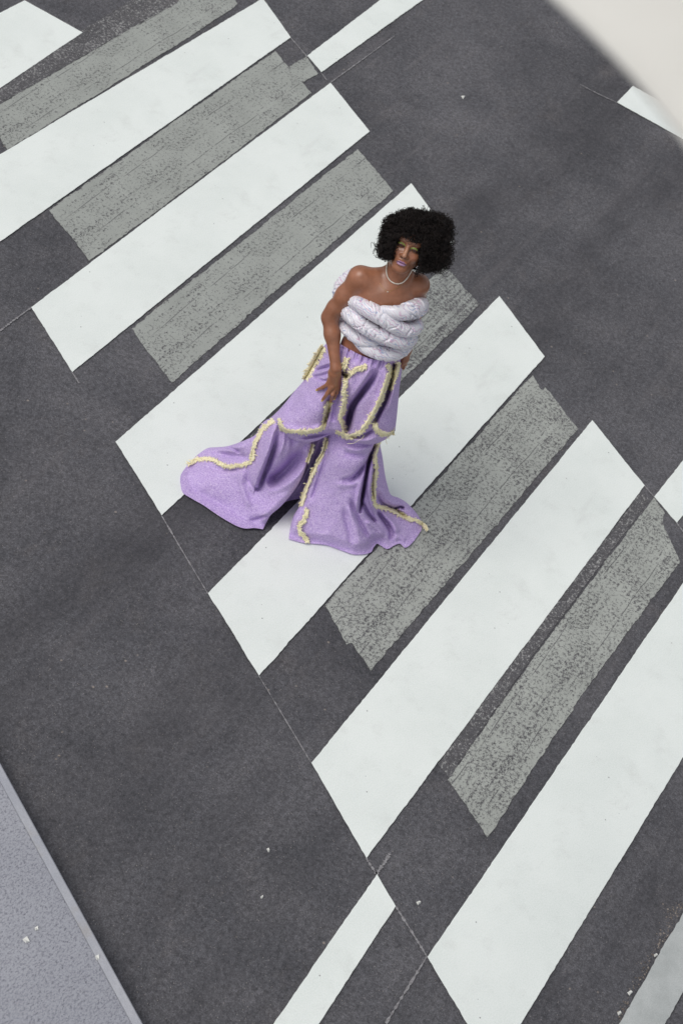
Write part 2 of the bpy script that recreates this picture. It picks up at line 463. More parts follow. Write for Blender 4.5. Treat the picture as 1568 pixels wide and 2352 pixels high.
# scraps of paper and paint chips
for pts, lab in [([(1058, 221), (1067, 222), (1063, 228)], 'tiny white scrap on the asphalt right of the top lane line'),
                 ([(612, 1950), (616, 1948), (619, 1957), (616, 1958)], 'thin white sliver on the asphalt left of the near stripe'),
                 ([(955, 2072), (962, 2070), (966, 2075), (959, 2079)], 'white paint chip beside the bottom lane line'),
                 ([(1439, 2280), (1446, 2275), (1451, 2281), (1444, 2287)], 'white pebble by the grey lane line in the bottom right corner'),
                 ([(1416, 2326), (1422, 2322), (1425, 2330), (1419, 2333)], 'pale pebble next to the grey lane line at the very bottom'),
                 ([(1500, 2193), (1506, 2190), (1508, 2197), (1502, 2199)], 'small white chip on the upper edge of the grey lane line'),
                 ([(598, 2060), (603, 2057), (604, 2063), (600, 2065)], 'tiny white fleck on the dark asphalt left of the bottom lane line')]:
    P = ground(np.array([p[0] for p in pts]), np.array([p[1] for p in pts])); ctr = P.mean(0)
    n = len(P)
    V = [(p - ctr) * [1, 1, 0] + [0, 0, .0] for p in P] + [(p - ctr) * [.7, .7, 0] + [0, 0, .006 + .003 * k] for k, p in enumerate(P)]
    F_ = [tuple(range(n, 2 * n))] + [(k, (k + 1) % n, n + (k + 1) % n, n + k) for k in range(n)]
    o = mesh_obj('paint_chip', V, F_, M_SCRAP, smooth=False); o.location = ctr + [0, 0, .001]
    tag(o, lab, 'chip', 'white scraps on the road')

# grit and dried mud swept against the grey lane line
pts = []
for _ in range(230):
    q = rng.random() ** 1.7
    uu = 1572 - 150 * q + rng.normal() * 3 - abs(rng.normal()) * (16 - 9 * q); vv = 2078 + 262 * q + rng.normal() * 4
    pts.append((uu, vv))
pts = np.array(pts); G = ground(pts[:, 0], pts[:, 1])
GV, GF = [], []
for g_ in G:
    r_ = .0018 + .0036 * rng.random() ** 3; b_ = len(GV)
    for k in range(5):
        a_ = k * 1.2566 + rng.random() * .5; GV.append(g_ + np.array([math.cos(a_) * r_, math.sin(a_) * r_, .0]))
    for k in range(5):
        a_ = k * 1.2566 + rng.random() * .5; GV.append(g_ + np.array([math.cos(a_) * r_ * .6, math.sin(a_) * r_ * .6, r_ * .9]))
    GF += [tuple(b_ + 5 + k for k in range(5))] + [(b_ + k, b_ + (k + 1) % 5, b_ + 5 + (k + 1) % 5, b_ + 5 + k) for k in range(5)]
m = Mat('grit'); M_GRIT = m.out(m.ramp(m.noise(60, 3, .7), [(.35, (.08, .07, .065)), (.5, (.22, .185, .16)), (.68, (.42, .38, .34))]), .95)
tag(mesh_obj('grit', GV, GF, M_GRIT, smooth=False), 'tan grit swept against the grey lane line in the bottom right corner', 'grit', None, 'stuff')

# pavement with its kerb (12 cm step)
KZ = .12
e0 = ground(0., 1748., KZ); e1 = ground(330., 2352., KZ)
kd = (e1 - e0)[:2]; kd /= np.linalg.norm(kd); kn = np.array([-kd[1], kd[0]])
if kn @ (ground(0., 2352., KZ) - e0)[:2] < 0: kn = -kn


def slab(name, w0, w1, z, mat, bev=.0, seg=1):
    a = e0[:2] - kd * 40; b = e0[:2] + kd * 40
    prof = [(w0, 0), (w0, z - bev), (w0 + bev, z), (w1, z), (w1, 0)] if bev else [(w0, 0), (w0, z), (w1, z), (w1, 0)]
    V = []
    for p in (a, b):
        for w, zz in prof: V.append((*(p + kn * w), zz))
    n = len(prof)
    return mesh_obj(name, V, [(i, i + 1, n + i + 1, n + i) for i in range(n - 1)], mat, smooth=False)


slab('kerb', 0, .040, KZ, M_KERB, .006)['kind'] = 'structure'
slab('pavement', .0415, 30, KZ - .003, M_PAVE)['kind'] = 'structure'
for pts, lab in [([(52, 2158), (62, 2152), (70, 2163), (60, 2166)], 'white torn paper scrap on the lilac pavement, larger of the pair'),
                 ([(80, 2131), (87, 2128), (89, 2136), (82, 2138)], 'small square white scrap on the pavement above the larger scrap'),
                 ([(219, 2196), (227, 2194), (229, 2204), (222, 2206)], 'crumpled white scrap on the pavement beside the kerb')]:
    P = ground(np.array([p[0] for p in pts]), np.array([p[1] for p in pts]), KZ); ctr = P.mean(0); n = len(P)
    V = [(p - ctr) + [0, 0, .0] for p in P] + [(p - ctr) * [.85, .85, 0] + [0, 0, .004 + .006 * (k % 2)] for k, p in enumerate(P)]
    o = mesh_obj('paper_scrap', V, [tuple(range(n, 2 * n))] + [(k, (k + 1) % n, n + (k + 1) % n, n + k) for k in range(n)], M_SCRAP, smooth=False)
    o.location = ctr
    tag(o, lab, 'scrap', 'white paper scraps on the pavement')

# ------------------------------------------------------------------ the person
person = bpy.data.objects.new('person', None)
COL.objects.link(person)
pm = Matrix.Identity(4)
for i in range(3):
    for j in range(3): pm[i][j] = M3[i, j]
    pm[i][3] = Fp[i]
person.matrix_world = pm
tag(person, 'woman with black afro, white padded top and wide purple trousers standing on the zebra crossing', 'person')

# ---- relief-sculpted cloth -------------------------------------------------


class Cloth:
    def __init__(s, top, bottom, left, right, ctrl, folds, n=170, mcols=150, sil=None, hem=None, thick=.2, edge_b=.05):
        def chain(c, k): return catmull(c, k)
        tp, bt, lf, rt = chain(top, mcols), chain(bottom, mcols), chain(left, n), chain(right, n)
        a = np.linspace(0, 1, mcols)[None, :, None]; b = np.linspace(0, 1, n)[:, None, None]
        P = (1 - b) * tp[None] + b * bt[None] + (1 - a) * lf[:, None] + a * rt[:, None] - (
            (1 - a) * (1 - b) * tp[0] + a * (1 - b) * tp[-1] + (1 - a) * b * bt[0] + a * b * bt[-1])
        s.shape = (n, mcols); s.uv = P.reshape(-1, 2)
        s.sides = {'top': tp, 'bottom': bt, 'left': lf, 'right': rt}
        s.sil = sil or {}; s.hem = hem or {}; s.folds = folds; s.edge_b = edge_b; s.thick = thick
        K = np.array(ctrl, float)
        X = K[:, :2] / 100.; n_ = len(X)
        r = np.linalg.norm(X[:, None] - X[None], axis=2)
        A = np.zeros((n_ + 3, n_ + 3)); A[:n_, :n_] = np.where(r > 0, r * r * np.log(r + 1e-9), 0) + np.eye(n_) * .02
        A[:n_, n_] = 1; A[:n_, n_ + 1:] = X; A[n_, :n_] = 1; A[n_ + 1:, :n_] = X.T
        s.rb = np.linalg.solve(A, np.r_[K[:, 2], 0, 0, 0]); s.X = X

    def edge(s, uv, which):
        d = np.full(len(uv), 1e9)
        for k, w in which.items():
            dd = seg_dist(uv, s.sides[k][::3])[0] / w
            d = np.minimum(d, dd)
        return d

    def depth(s, uv):
        X = uv / 100.
        r = np.linalg.norm(X[:, None] - s.X[None], axis=2)
        n_ = len(s.X)
        T = np.where(r > 0, r * r * np.log(r + 1e-9), 0) @ s.rb[:n_] + s.rb[n_] + X @ s.rb[n_ + 1:]
        e = np.clip(s.edge(uv, s.sil), 0, 1) if s.sil else np.ones(len(uv))
        prof = np.sqrt(np.clip(1 - (1 - e) ** 2, 0, 1))
        T = T - s.edge_b * (1 - prof)
        for poly, w, amp, *rest in s.folds:
            wl, wr = (w, w) if np.isscalar(w) else w
            pl = catmull(poly, 24)
            d, sd, fr = seg_dist(uv, pl)
            ww = np.where(sd > 0, wr, wl)
            tap = np.clip(np.minimum(fr, 1 - fr) / .22, 0, 1); tap = .15 + .85 * np.sin(tap * np.pi / 2)
            if rest: tap = np.interp(fr, np.linspace(0, 1, len(rest[0])), rest[0])
            T = T + amp * (1.45 if amp < 0 else 1.2) * tap * np.exp(-(d / ww) ** 2)
        g = gT(uv[:, 0], uv[:, 1], .017)
        if s.hem:
            h = np.clip(s.edge(uv, s.hem), 0, 1)
            h = h * h * (3 - 2 * h)
            lift = 0
            T = g * (1 - h) + T * h
        T = np.maximum(T, g)
        s._prof = prof
        return T

    def build(s, name, mat, parent, wr=.004):
        n, mc = s.shape
        T = s.depth(s.uv); prof = s._prof
        P = L(s.uv[:, 0], s.uv[:, 1], T)
        T = T + wr * (1.3 * vnoise(P, 8, 4) + vnoise(P, 16, 1) + .6 * vnoise(P, 34, 2))
        T = np.maximum(T, gT(s.uv[:, 0], s.uv[:, 1], .015))
        P = L(s.uv[:, 0], s.uv[:, 1], T)
        hz = np.clip(s.edge(s.uv, s.hem) * 2, 0, 1) if s.hem else 1
        Tb = T - .004 - s.thick * prof * hz
        Tb = np.maximum(Tb, gT(s.uv[:, 0], s.uv[:, 1], .0035))
        Tb = np.minimum(Tb, T - .002)
        B = L(s.uv[:, 0], s.uv[:, 1], Tb)
        V = np.concatenate([P, B]); N = n * mc
        idx = np.arange(N).reshape(n, mc)
        q = np.stack([idx[:-1, :-1], idx[1:, :-1], idx[1:, 1:], idx[:-1, 1:]], -1).reshape(-1, 4)
        F = [q, q[:, ::-1] + N]
        for e in (idx[0], idx[-1][::-1], idx[:, 0][::-1], idx[:, -1]):
            F.append(np.stack([e[:-1], e[1:], e[1:] + N, e[:-1] + N], -1))
        return mesh_obj(name, V, np.concatenate(F), mat, parent)


upper = Cloth(
    top=[(772, 766), (780, 788), (802, 802), (834, 818), (860, 826), (887, 828), (905, 826), (919, 820)],
    bottom=[(618, 962), (640, 985), (665, 1006), (690, 1015), (718, 1015), (740, 1007), (757, 999), (775, 998), (801, 1013), (840, 1021), (866, 1018), (890, 1006), (907, 990)],
    left=[(772, 766), (755, 782), (738, 803), (720, 836), (702, 868), (675, 900), (651, 930), (632, 950), (618, 962)],
    right=[(919, 820), (922, 849), (917, 890), (915, 913), (911, 955), (907, 990)],
    ctrl=[(776, 790, .19), (800, 806, .215), (850, 826, .235), (887, 830, .22), (917, 826, .14), (740, 830, .18), (705, 885, .19), (655, 940, .21), (625, 962, .19),
          (760, 870, .255), (740, 930, .295), (700, 940, .28), (690, 985, .315), (650, 965, .26), (720, 995, .30), (690, 1012, .31), (757, 995, .26), (800, 940, .27), (800, 880, .275),
          (785, 975, .26), (845, 1010, .30), (845, 950, .285), (850, 880, .27), (885, 930, .25), (890, 985, .235), (910, 950, .16), (905, 880, .19), (900, 990, .17)],
    folds=[([(868, 850), (850, 878), (830, 905), (812, 931), (803, 960), (798, 985)], (6, 9), -.12, [.1, .5, .9, 1, 1, .4]),
           ([(758, 920), (754, 945), (747, 968), (743, 985)], (4, 9), -.065, [.5, 1, 1, .2]),
           ([(752, 918), (746, 950), (736, 980), (700, 990), (655, 982), (642, 960)], (9, 7), .016),
           ([(786, 852), (793, 862), (799, 868)], 6, -.06),
           ([(778, 870), (772, 920), (764, 970)], 9, -.03),
           ([(792, 872), (788, 920), (782, 964), (792, 990)], (7, 9), .022),
           ([(905, 838), (896, 885), (879, 931), (861, 967)], (4.5, 5.5), -.085, [.6, 1, 1, .5]),
           ([(886, 850), (880, 890), (865, 930), (848, 962), (825, 990)], (9, 5), .026),
           ([(850, 845), (838, 870), (822, 900), (806, 925)], 9, .022),
           ([(858, 975), (872, 992), (890, 999), (905, 994)], 7, .02),
           ([(910, 870), (900, 915), (890, 950)], 6, .02),
           ([(722, 853), (740, 846), (762, 840)], 4, -.022), ([(716, 866), (740, 862), (765, 852)], 4, -.014), ([(722, 866), (742, 874), (756, 872)], 2.5, -.012),
           ([(743, 806), (733, 826), (722, 846)], 4, -.022),
           ([(690, 900), (672, 930), (660, 955)], 10, -.014),
           ([(648, 992), (680, 1003), (716, 1002), (757, 994)], 5, -.025, [.3, .8, 1, 1]),
           ([(690, 1009), (730, 1000), (775, 990)], 4, -.012),
           ([(800, 1003), (830, 1003), (860, 985)], 4, -.03), ([(815, 1012), (845, 1012), (875, 998)], 5, .012)]
          + [([(x + 3, 800 + .30 * (x - 800) + 4), (x, 800 + .30 * (x - 800) + 16), (x - 4, 800 + .3 * (x - 800) + 30)], 2.6 + 1.6 * ((x * 13) % 5) / 5, -.006 - .010 * ((x * 7) % 5) / 5, [1, .9, 0]) for x in (784, 790, 799, 805, 815, 821, 832, 838, 846, 857, 862, 872, 879, 890, 896, 907)],
    sil={'left': 26, 'right': 16, 'bottom': 12}, thick=.2, edge_b=.075)
trousers = upper.build('trousers', M_PURPLE, person, .0035)

legA = Cloth(   # her right leg, to the left in the picture
    top=[(640, 962), (680, 975), (716, 985)],
    bottom=[(414, 1107), (420, 1131), (440, 1145), (468, 1161), (500, 1183), (528, 1200), (548, 1210), (564, 1214), (585, 1213), (604, 1216)],
    left=[(640, 962), (615, 963), (600, 975), (587, 998), (560, 1012), (525, 1024), (500, 1027), (478, 1029), (460, 1040), (445, 1053), (428, 1072), (416, 1090), (414, 1107)],
    right=[(716, 985), (719, 1005), (716, 1025), (706, 1062), (692, 1100), (671, 1133), (645, 1163), (623, 1182), (612, 1200), (604, 1216)],
    ctrl=[(640, 970, .20), (600, 985, .20), (680, 985, .20), (714, 1005, .19), (560, 1020, .20), (525, 1035, .17), (480, 1038, .12), (450, 1055, .12), (425, 1085, .225), (430, 1120, .31),
          (640, 1030, .255), (690, 1040, .255), (710, 1050, .24), (580, 1060, .25), (520, 1065, .225), (470, 1090, .265), (640, 1085, .285), (690, 1090, .275), (670, 1125, .31), (590, 1110, .28),
          (540, 1120, .295), (480, 1140, .335), (600, 1150, .33), (640, 1155, .34), (550, 1175, .365), (600, 1200, .40), (530, 1190, .385), (620, 1178, .385)],
    folds=[([(634, 975), (622, 1020), (606, 1060), (594, 1090), (588, 1112)], (7, 14), .05, [.3, .9, 1, 1, .7]),
           ([(634, 998), (628, 1030), (616, 1066), (604, 1096), (596, 1120)], 6, -.05, [.3, .8, 1, 1, .35]),
           ([(592, 1124), (582, 1119), (572, 1104), (567, 1086)], 4.5, -.014, [.8, .9, .6, .1]),
           ([(560, 1078), (555, 1110), (563, 1140), (575, 1165)], 8, .014),
           ([(700, 1035), (675, 1062), (640, 1096), (612, 1110)], 17, -.07),
           ([(712, 1058), (690, 1088), (655, 1112), (612, 1128)], 11, .026),
           ([(720, 1010), (690, 1032), (650, 1080), (620, 1100)], 8, -.016),
           ([(522, 1028), (540, 1033), (552, 1040)], 3.5, -.018), ([(486, 1040), (530, 1047), (572, 1050)], 7, -.016),
           ([(500, 1034), (530, 1032), (562, 1022)], 7, .012),
           ([(470, 1072), (520, 1080), (560, 1076)], 5, -.008),
           ([(557, 1203), (590, 1191), (625, 1180)], (2.5, 5), -.014),
           ([(440, 1120), (500, 1130), (560, 1150), (600, 1180)], 20, .006),
           ([(653, 985), (650, 1020), (640, 1050)], 6, .016), ([(670, 1000), (672, 1030), (662, 1060)], 6, -.014)],
    sil={'left': 16, 'right': 14}, hem={'bottom': 34}, thick=.22, edge_b=.05)
legA_o = legA.build('trouser_leg', M_PURPLE, trousers)

legB = Cloth(   # her left leg, to the right in the picture
    top=[(752, 985), (800, 1000), (850, 1000), (889, 985)],
    bottom=[(663, 1238), (696, 1247), (747, 1252), (785, 1265), (816, 1274), (849, 1270), (858, 1257), (866, 1249), (888, 1261), (905, 1253), (918, 1249), (931, 1258), (949, 1244), (967, 1218)],
    left=[(752, 985), (752, 1003), (743, 1037), (723, 1070), (704, 1108), (692, 1140), (687, 1163), (674, 1185), (667, 1210), (663, 1238)],
    right=[(889, 985), (877, 1010), (873, 1022), (878, 1050), (883, 1085), (889, 1113), (897, 1136), (914, 1143), (930, 1152), (945, 1166), (960, 1184), (968, 1200), (967, 1218)],
    ctrl=[(755, 1000, .175), (800, 1005, .20), (850, 1005, .19), (880, 1000, .13), (742, 1040, .235), (725, 1075, .26), (705, 1115, .28), (692, 1155, .31), (672, 1200, .37), (670, 1235, .395),
          (800, 1060, .265), (850, 1060, .22), (872, 1050, .14), (780, 1130, .29), (830, 1130, .24), (870, 1110, .13), (885, 1130, .06), (740, 1150, .315), (730, 1210, .355), (800, 1200, .32),
          (810, 1250, .345), (850, 1200, .23), (850, 1250, .29), (880, 1180, .09), (910, 1165, .01), (905, 1210, .11), (940, 1200, .03), (930, 1240, .12), (955, 1205, .02), (890, 1245, .2)],
    folds=[([(785, 1020), (815, 1034), (858, 1026)], 7, .018), ([(790, 1040), (825, 1046), (862, 1036)], 6, -.012),
           ([(785, 1103), (810, 1098), (832, 1075), (850, 1050)], (5, 9), -.05, [.1, .7, 1, .6]), ([(770, 1110), (800, 1112), (830, 1095)], 8, .008),
           ([(862, 1022), (850, 1052), (842, 1085), (834, 1128), (826, 1175)], 3.6, -.11, [.5, 1, 1, 1, .2]),
           ([(848, 1052), (835, 1090), (822, 1140), (816, 1180)], (6, 5), .022),
           ([(861, 1050), (850, 1105), (849, 1145), (866, 1192)], 4.5, .036),
           ([(858, 1058), (857, 1090), (855, 1120), (858, 1150)], 2.6, -.035),
           ([(806, 1150), (816, 1180), (836, 1218), (852, 1244)], 5, -.022), ([(800, 1160), (818, 1215), (828, 1258)], 8, .012), ([(790, 1165), (800, 1215), (808, 1255)], 6, -.009),
           ([(830, 1150), (846, 1182), (864, 1200)], 4, -.04), ([(840, 1195), (868, 1215), (880, 1232)], 6, .02),
           ([(862, 1172), (884, 1198), (898, 1222), (894, 1240)], 4.5, -.045), ([(875, 1180), (900, 1200), (912, 1225)], 7, .022),
           ([(862, 1130), (878, 1157), (905, 1169), (935, 1190)], 4, -.032), ([(872, 1120), (890, 1148), (920, 1160)], 6, .02),
           ([(905, 1168), (918, 1164), (928, 1168)], 3, -.03),
           ([(905, 1240), (918, 1238), (930, 1244)], 7, .03),
           ([(755, 1030), (735, 1090), (715, 1150)], 4, -.012)],
    sil={'left': 12, 'right': 15}, hem={'bottom': 26}, thick=.22, edge_b=.045)
legB_o = legB.build('trouser_leg', M_PURPLE, trousers)


gap_backing = Cloth(  # cloth added behind the legs so the gap between them goes dark
    top=[(700, 992), (740, 988), (775, 990)], bottom=[(612, 1168), (640, 1158), (665, 1150), (690, 1146), (715, 1150)],
    left=[(700, 992), (680, 1050), (645, 1110), (612, 1168)], right=[(775, 990), (770, 1040), (745, 1100), (715, 1150)],
    ctrl=[(700, 995, .12), (775, 995, .10), (740, 990, .11), (700, 1050, .08), (760, 1040, .08), (660, 1100, .10), (740, 1100, .09), (620, 1160, .22), (660, 1150, .18), (715, 1148, .16)],
    folds=[([(740, 990), (715, 1060), (670, 1150)], 8, .03)], n=60, mcols=40, hem={'bottom': 30}, thick=.05, edge_b=.0)
gap_backing.build('gap_backing', M_PURPLE, trousers)


# ---- generic tubes -----------------------------------------------------------
def tubes(paths, radii, sides=4):
    """list of (n,3) paths, list of radius (scalar or (n,)) -> verts, faces"""
    V, F = [], []; base = 0
    ang = np.arange(sides) * 2 * np.pi / sides
    for P, r in zip(paths, radii):
        n = len(P); d = np.gradient(P, axis=0); d /= np.linalg.norm(d, axis=1)[:, None] + 1e-12
        ref = np.array([.3, .5, .81]); ref = np.where(np.abs(d @ ref)[:, None] > .95, np.array([1., 0, 0]), ref)
        x = np.cross(d, ref); x /= np.linalg.norm(x, axis=1)[:, None] + 1e-12; y = np.cross(d, x)
        rr = np.broadcast_to(np.asarray(r, float), (n,))
        ring = P[:, None] + rr[:, None, None] * (np.cos(ang)[None, :, None] * x[:, None] + np.sin(ang)[None, :, None] * y[:, None])
        V.append(ring.reshape(-1, 3))
        i = np.arange(n - 1)[:, None] * sides; k = np.arange(sides)[None]
        k2 = (k + 1) % sides
        F.append(base + np.stack([i + k, i + k2, i + sides + k2, i + sides + k], -1).reshape(-1, 4))
        base += n * sides
    return np.concatenate(V), np.concatenate(F)


def merge(parts):
    V, F, b = [], [], 0
    for v, f in parts: V.append(v); F.append(np.asarray(f) + b); b += len(v)
    return np.concatenate(V), np.concatenate(F)


def fringe(path, cloth, width=15, lift=.008, dens=1.0, parent=None):
    """woolly cream trim laid on a cloth along a picked path: a flat matted band with loose tufts on both sides"""
    width *= .9
    pl = catmull(path, 120)
    ln = np.linalg.norm(np.diff(pl, axis=0), axis=1).sum()
    n = max(8, int(ln * .9)); sd = len(path) * 7 + int(path[0][0])
    pl = catmull(path, n)
    d = np.gradient(pl, axis=0); d /= np.linalg.norm(d, axis=1)[:, None] + 1e-9
    nn = np.stack([-d[:, 1], d[:, 0]], 1)
    k = np.arange(n)
    hw = width * .5 * (.62 + .22 * vnoise(np.stack([k * .16, k * 0., k * 0. + sd], 1), 1., 3) + .16 * rng.normal(size=n)).clip(.25, 1.2)
    off = width * .12 * vnoise(np.stack([k * .1, k * 0. + 5, k * 0. + sd], 1), 1., 4)
    cr = np.array([-1, -.75, -.4, 0, .4, .75, 1.])
    up = np.array([.02, .55, .9, 1., .9, .55, .02])
    Q = pl[:, None] + nn[:, None] * (cr[None, :, None] * hw[:, None, None] + off[:, None, None])
    Qf = Q.reshape(-1, 2)
    Tq = cloth.depth(Qf).reshape(n, 7); Tq = np.maximum(Tq, Tq[:, 3:4] - .025)
    Tq = Tq + .0015 + lift * (up[None] * (.55 + .45 * rng.random((n, 7))))
    V1 = L(Qf[:, 0], Qf[:, 1], Tq.ravel())
    idx = np.arange(n * 7).reshape(n, 7)
    F1 = np.stack([idx[:-1, :-1], idx[1:, :-1], idx[1:, 1:], idx[:-1, 1:]], -1).reshape(-1, 4)
    A, B, M = [], [], []
    nt = int(ln * 2.3 * dens)
    pos = np.sort(rng.random(nt)) * (n - 1)
    for q in pos:
        i0 = int(q); side = 1 if rng.random() < .5 else -1
        clump = vnoise([[q * .12, side * 3, sd]], 1.0, 5)[0]
        st = pl[i0] + nn[i0] * (side * hw[i0] * rng.random() * .9 + off[i0]) + d[i0] * rng.normal()
        l = width * .5 * (.25 + .6 * rng.random() + .35 * clump) + (5 * rng.random() if rng.random() < .05 else 0)
        b = st + (nn[i0] * side + d[i0] * (rng.normal() * .45 + .3 + .5 * clump)) * max(l, 1.5)
        A.append(st); B.append(b); M.append((st + b) / 2 + d[i0] * rng.normal() * 1.0)
    A = np.array(A); B = np.array(B); M = np.array(M); q = rng.random(len(A))
    Ta = cloth.depth(A); Tm = np.maximum(cloth.depth(M), Ta - .012); Tb = np.maximum(cloth.depth(B), Ta - .022)
    a3 = L(A[:, 0], A[:, 1], Ta + lift * (.7 + .5 * q)); m3 = L(M[:, 0], M[:, 1], Tm + lift * (.8 + .6 * q)); b3 = L(B[:, 0], B[:, 1], Tb + lift * .35)
    paths, rad = [], []
    for k in range(len(A)):
        paths.append(np.stack([a3[k], (a3[k] + m3[k]) / 2 + [0, 0, .001], m3[k], (m3[k] + b3[k]) / 2, b3[k]]))
        r0 = .0014 + .0017 * rng.random()
        rad.append(np.array([r0 * .6, r0 * 1.1, r0 * 1.2, r0, r0 * .45]))
    V2, F2 = tubes(paths, rad, 4)
    V, F = merge([(V1, F1), (V2, F2)])
    return mesh_obj('fringe', V, F, M_FRINGE, parent or trousers)


fringe([(640, 960), (646, 978), (653, 988), (687, 992), (718, 990), (738, 985), (743, 972), (747, 955), (752, 935), (758, 924)], upper, 13)
fringe([(796, 822), (793, 836), (787, 850)], upper, 15, .012)
fringe([(842, 842), (830, 844), (818, 849), (806, 856), (796, 866), (793, 885), (791, 902), (791, 926), (786, 948), (783, 964), (788, 978), (792, 992)], upper, 15, .011)
fringe([(773, 992), (797, 1003), (820, 997), (838, 982), (850, 960), (862, 940), (870, 926), (879, 902), (886, 884), (893, 866), (897, 850), (890, 836)], upper, 14, .010)
fringe([(913, 832), (911, 850), (908, 866), (900, 880), (893, 897)], upper, 13, .012)
fringe([(859, 968), (864, 984), (872, 995), (886, 997), (905, 993)], upper, 14, .010)
fringe([(744, 797), (735, 808), (726, 826), (716, 843), (707, 858), (701, 872)], upper, 19, .006, 1.4)
fringe([(642, 962), (624, 968), (600, 990), (590, 1008), (583, 1025), (580, 1045), (576, 1060), (556, 1068), (537, 1071), (520, 1071), (506, 1067), (495, 1058), (478, 1054), (452, 1056), (432, 1067)], legA, 12)
fringe([(719, 1020), (713, 1040), (705, 1062)], legA, 9, .004)
fringe([(750, 1006), (742, 1037), (725, 1070), (712, 1100), (699, 1134), (691, 1163)], legB, 11)
fringe([(704, 1168), (700, 1192), (689, 1206), (689, 1224), (700, 1232), (704, 1246)], legB, 12)
fringe([(872, 1014), (865, 1030), (860, 1050), (864, 1068), (863, 1085), (860, 1110), (858, 1130), (861, 1158), (880, 1166), (903, 1173), (920, 1182), (939, 1192), (962, 1198), (982, 1218)], legB, 12)
# a few loose threads
for p in ([(797., 1019), (812, 1018), (822, 1012), (830, 1008), (836, 1000)], [(880., 1000), (886, 1006), (886, 1014), (889, 1020)]):
    p = np.array(p); tq = .31 if p[0, 0] < 850 else .2
    V, F = tubes([catmull(L(p[:, 0], p[:, 1], tq + np.zeros(len(p))), 12)], [.0012], 4)
    mesh_obj('loose_thread', V, F, M_FRINGE, trousers)

# ---- body as one continuous surface ----------------------------------------
PR = []   # primitives: (kind, params, k, op)


def cone(a, b, ra, rb, k=.02): PR.append(('c', np.array(a, float), np.array(b, float), ra, rb, k, 1))


def ell(c, r, ax=None, k=.02, op=1): PR.append(('e', np.array(c, float), np.array(r, float), np.eye(3) if ax is None else np.array(ax, float), 0, k, op))


def prim_d(p, X):
    if p[0] == 'c':
        _, a, b, ra, rb, k, op = p
        ba = b - a; q = X - a
        t = np.clip((q @ ba) / (ba @ ba), 0, 1)
        return np.linalg.norm(q - t[..., None] * ba, axis=-1) - (ra + (rb - ra) * t)
    _, c, r, ax, _, k, op = p
    q = (X - c) @ ax.T
    k0 = np.linalg.norm(q / r, axis=-1); k1 = np.linalg.norm(q / (r * r), axis=-1) + 1e-9
    return k0 * (k0 - 1) / k1


def bounds(p):
    if p[0] == 'c':
        m = max(p[3], p[4]); return np.minimum(p[1], p[2]) - m, np.maximum(p[1], p[2]) + m
    m = max(p[2]); return p[1] - m, p[1] + m


def smin(a, b, k):
    h = np.clip(k - np.abs(a - b), 0, None) / k
    return np.minimum(a, b) - h * h * k * .25


def sdf(X):
    D = np.full(X.shape[:-1], 1.0)
    for p in PR:
        d = prim_d(p, X)
        D = smin(D, d, p[5]) if p[6] > 0 else -smin(-D, d, p[5])
    return D


# head frame
pitch, yaw = math.radians(29), math.radians(-2)
fwd0 = np.array([math.sin(yaw), -math.cos(yaw), 0])
hf = fwd0 * math.cos(pitch) + np.array([0, 0, 1]) * math.sin(pitch)
hx = np.cross(np.array([0, 0, 1.]), -fwd0); hx /= np.linalg.norm(hx)
if hx[0] < 0: hx = -hx
hu = np.cross(hx, -hf) if np.cross(hx, -hf)[2] > 0 else np.cross(-hf, hx)
EYE = L(936., 569., .125)
HS = 1.0
HO = EYE - hf * .088 * HS
HAX = np.stack([hx, hf, hu])


def hp(x, f, u): return HO + HS * (hx * x + hf * f + hu * u)


neck_b = L(902., 652., .07)
shR = L(825., 637., .115); shL = L(962., 655., .025)
sx = (shL - shR); sx /= np.linalg.norm(sx)
upv = np.array([.02, -.02, 1.]); upv -= sx * (upv @ sx); upv /= np.linalg.norm(upv)
fw = np.cross(sx, upv); fw = -fw if fw[1] > 0 else fw
TAX = np.stack([sx, fw, upv])
# torso
ell(L(884., 712., .105), (.128, .085, .17), TAX, .05)
ell(L(884., 690., .115), (.118, .062, .085), TAX, .05)
ell(L(848., 800., .115), (.138, .085, .15), TAX, .07)
ell(L(838., 846., .095), (.135, .070, .09), TAX, .05)
# shoulder girdle
mid = L(896., 655., .06)
cone(mid, shR, .043, .040, .05); cone(mid, shL, .043, .039, .05)
cone(L(905., 628., .05), shR + [.03, .0, .01], .034, .028, .06)
cone(L(925., 636., .03), shL + [-.03, .0, .01], .034, .028, .06)
# collar bones
cone(L(893., 666., .115), L(842., 640., .13), .010, .011, .022)
cone(L(915., 670., .10), L(955., 661., .06), .010, .011, .022)
# right arm
elR = L(757., 729., .15); wrR = L(771., 846., .272)
u1 = shR * .55 + elR * .45 + [-.003, .0, 0]; u2 = shR * .22 + elR * .78 + [-.0045, .0, 0]
cone(shR, u1, .044, .041, .04); cone(u1, u2, .041, .0355, .03); cone(u2, elR, .0355, .031, .03)
fm = elR * .68 + wrR * .32 + [.002, .0, 0]
cone(elR, fm, .031, .0325, .04); cone(fm, wrR, .0325, .0225, .03)
# left arm behind her back, hand on the hip
elL = L(948., 752., -.13); wrL = L(934., 806., .0)
cone(shL, elL, .043, .029, .03); cone(elL, wrL, .031, .02, .02)
hl = L(928., 824., .065)
cone(wrL, hl, .02, .024, .015)
for k, (a, b) in enumerate([((931, 820), (921, 842)), ((929, 816), (926, 846)), ((927, 812), (931, 838))]):
    cone(L(a[0] * 1., a[1] * 1., .07), L(b[0] * 1., b[1] * 1., .10 - .015 * k), .0095, .0075, .006)
# right hand
HT = .285


def hz(x, y): return 706.3 + .08057 * x, 803.9 + .08057 * y


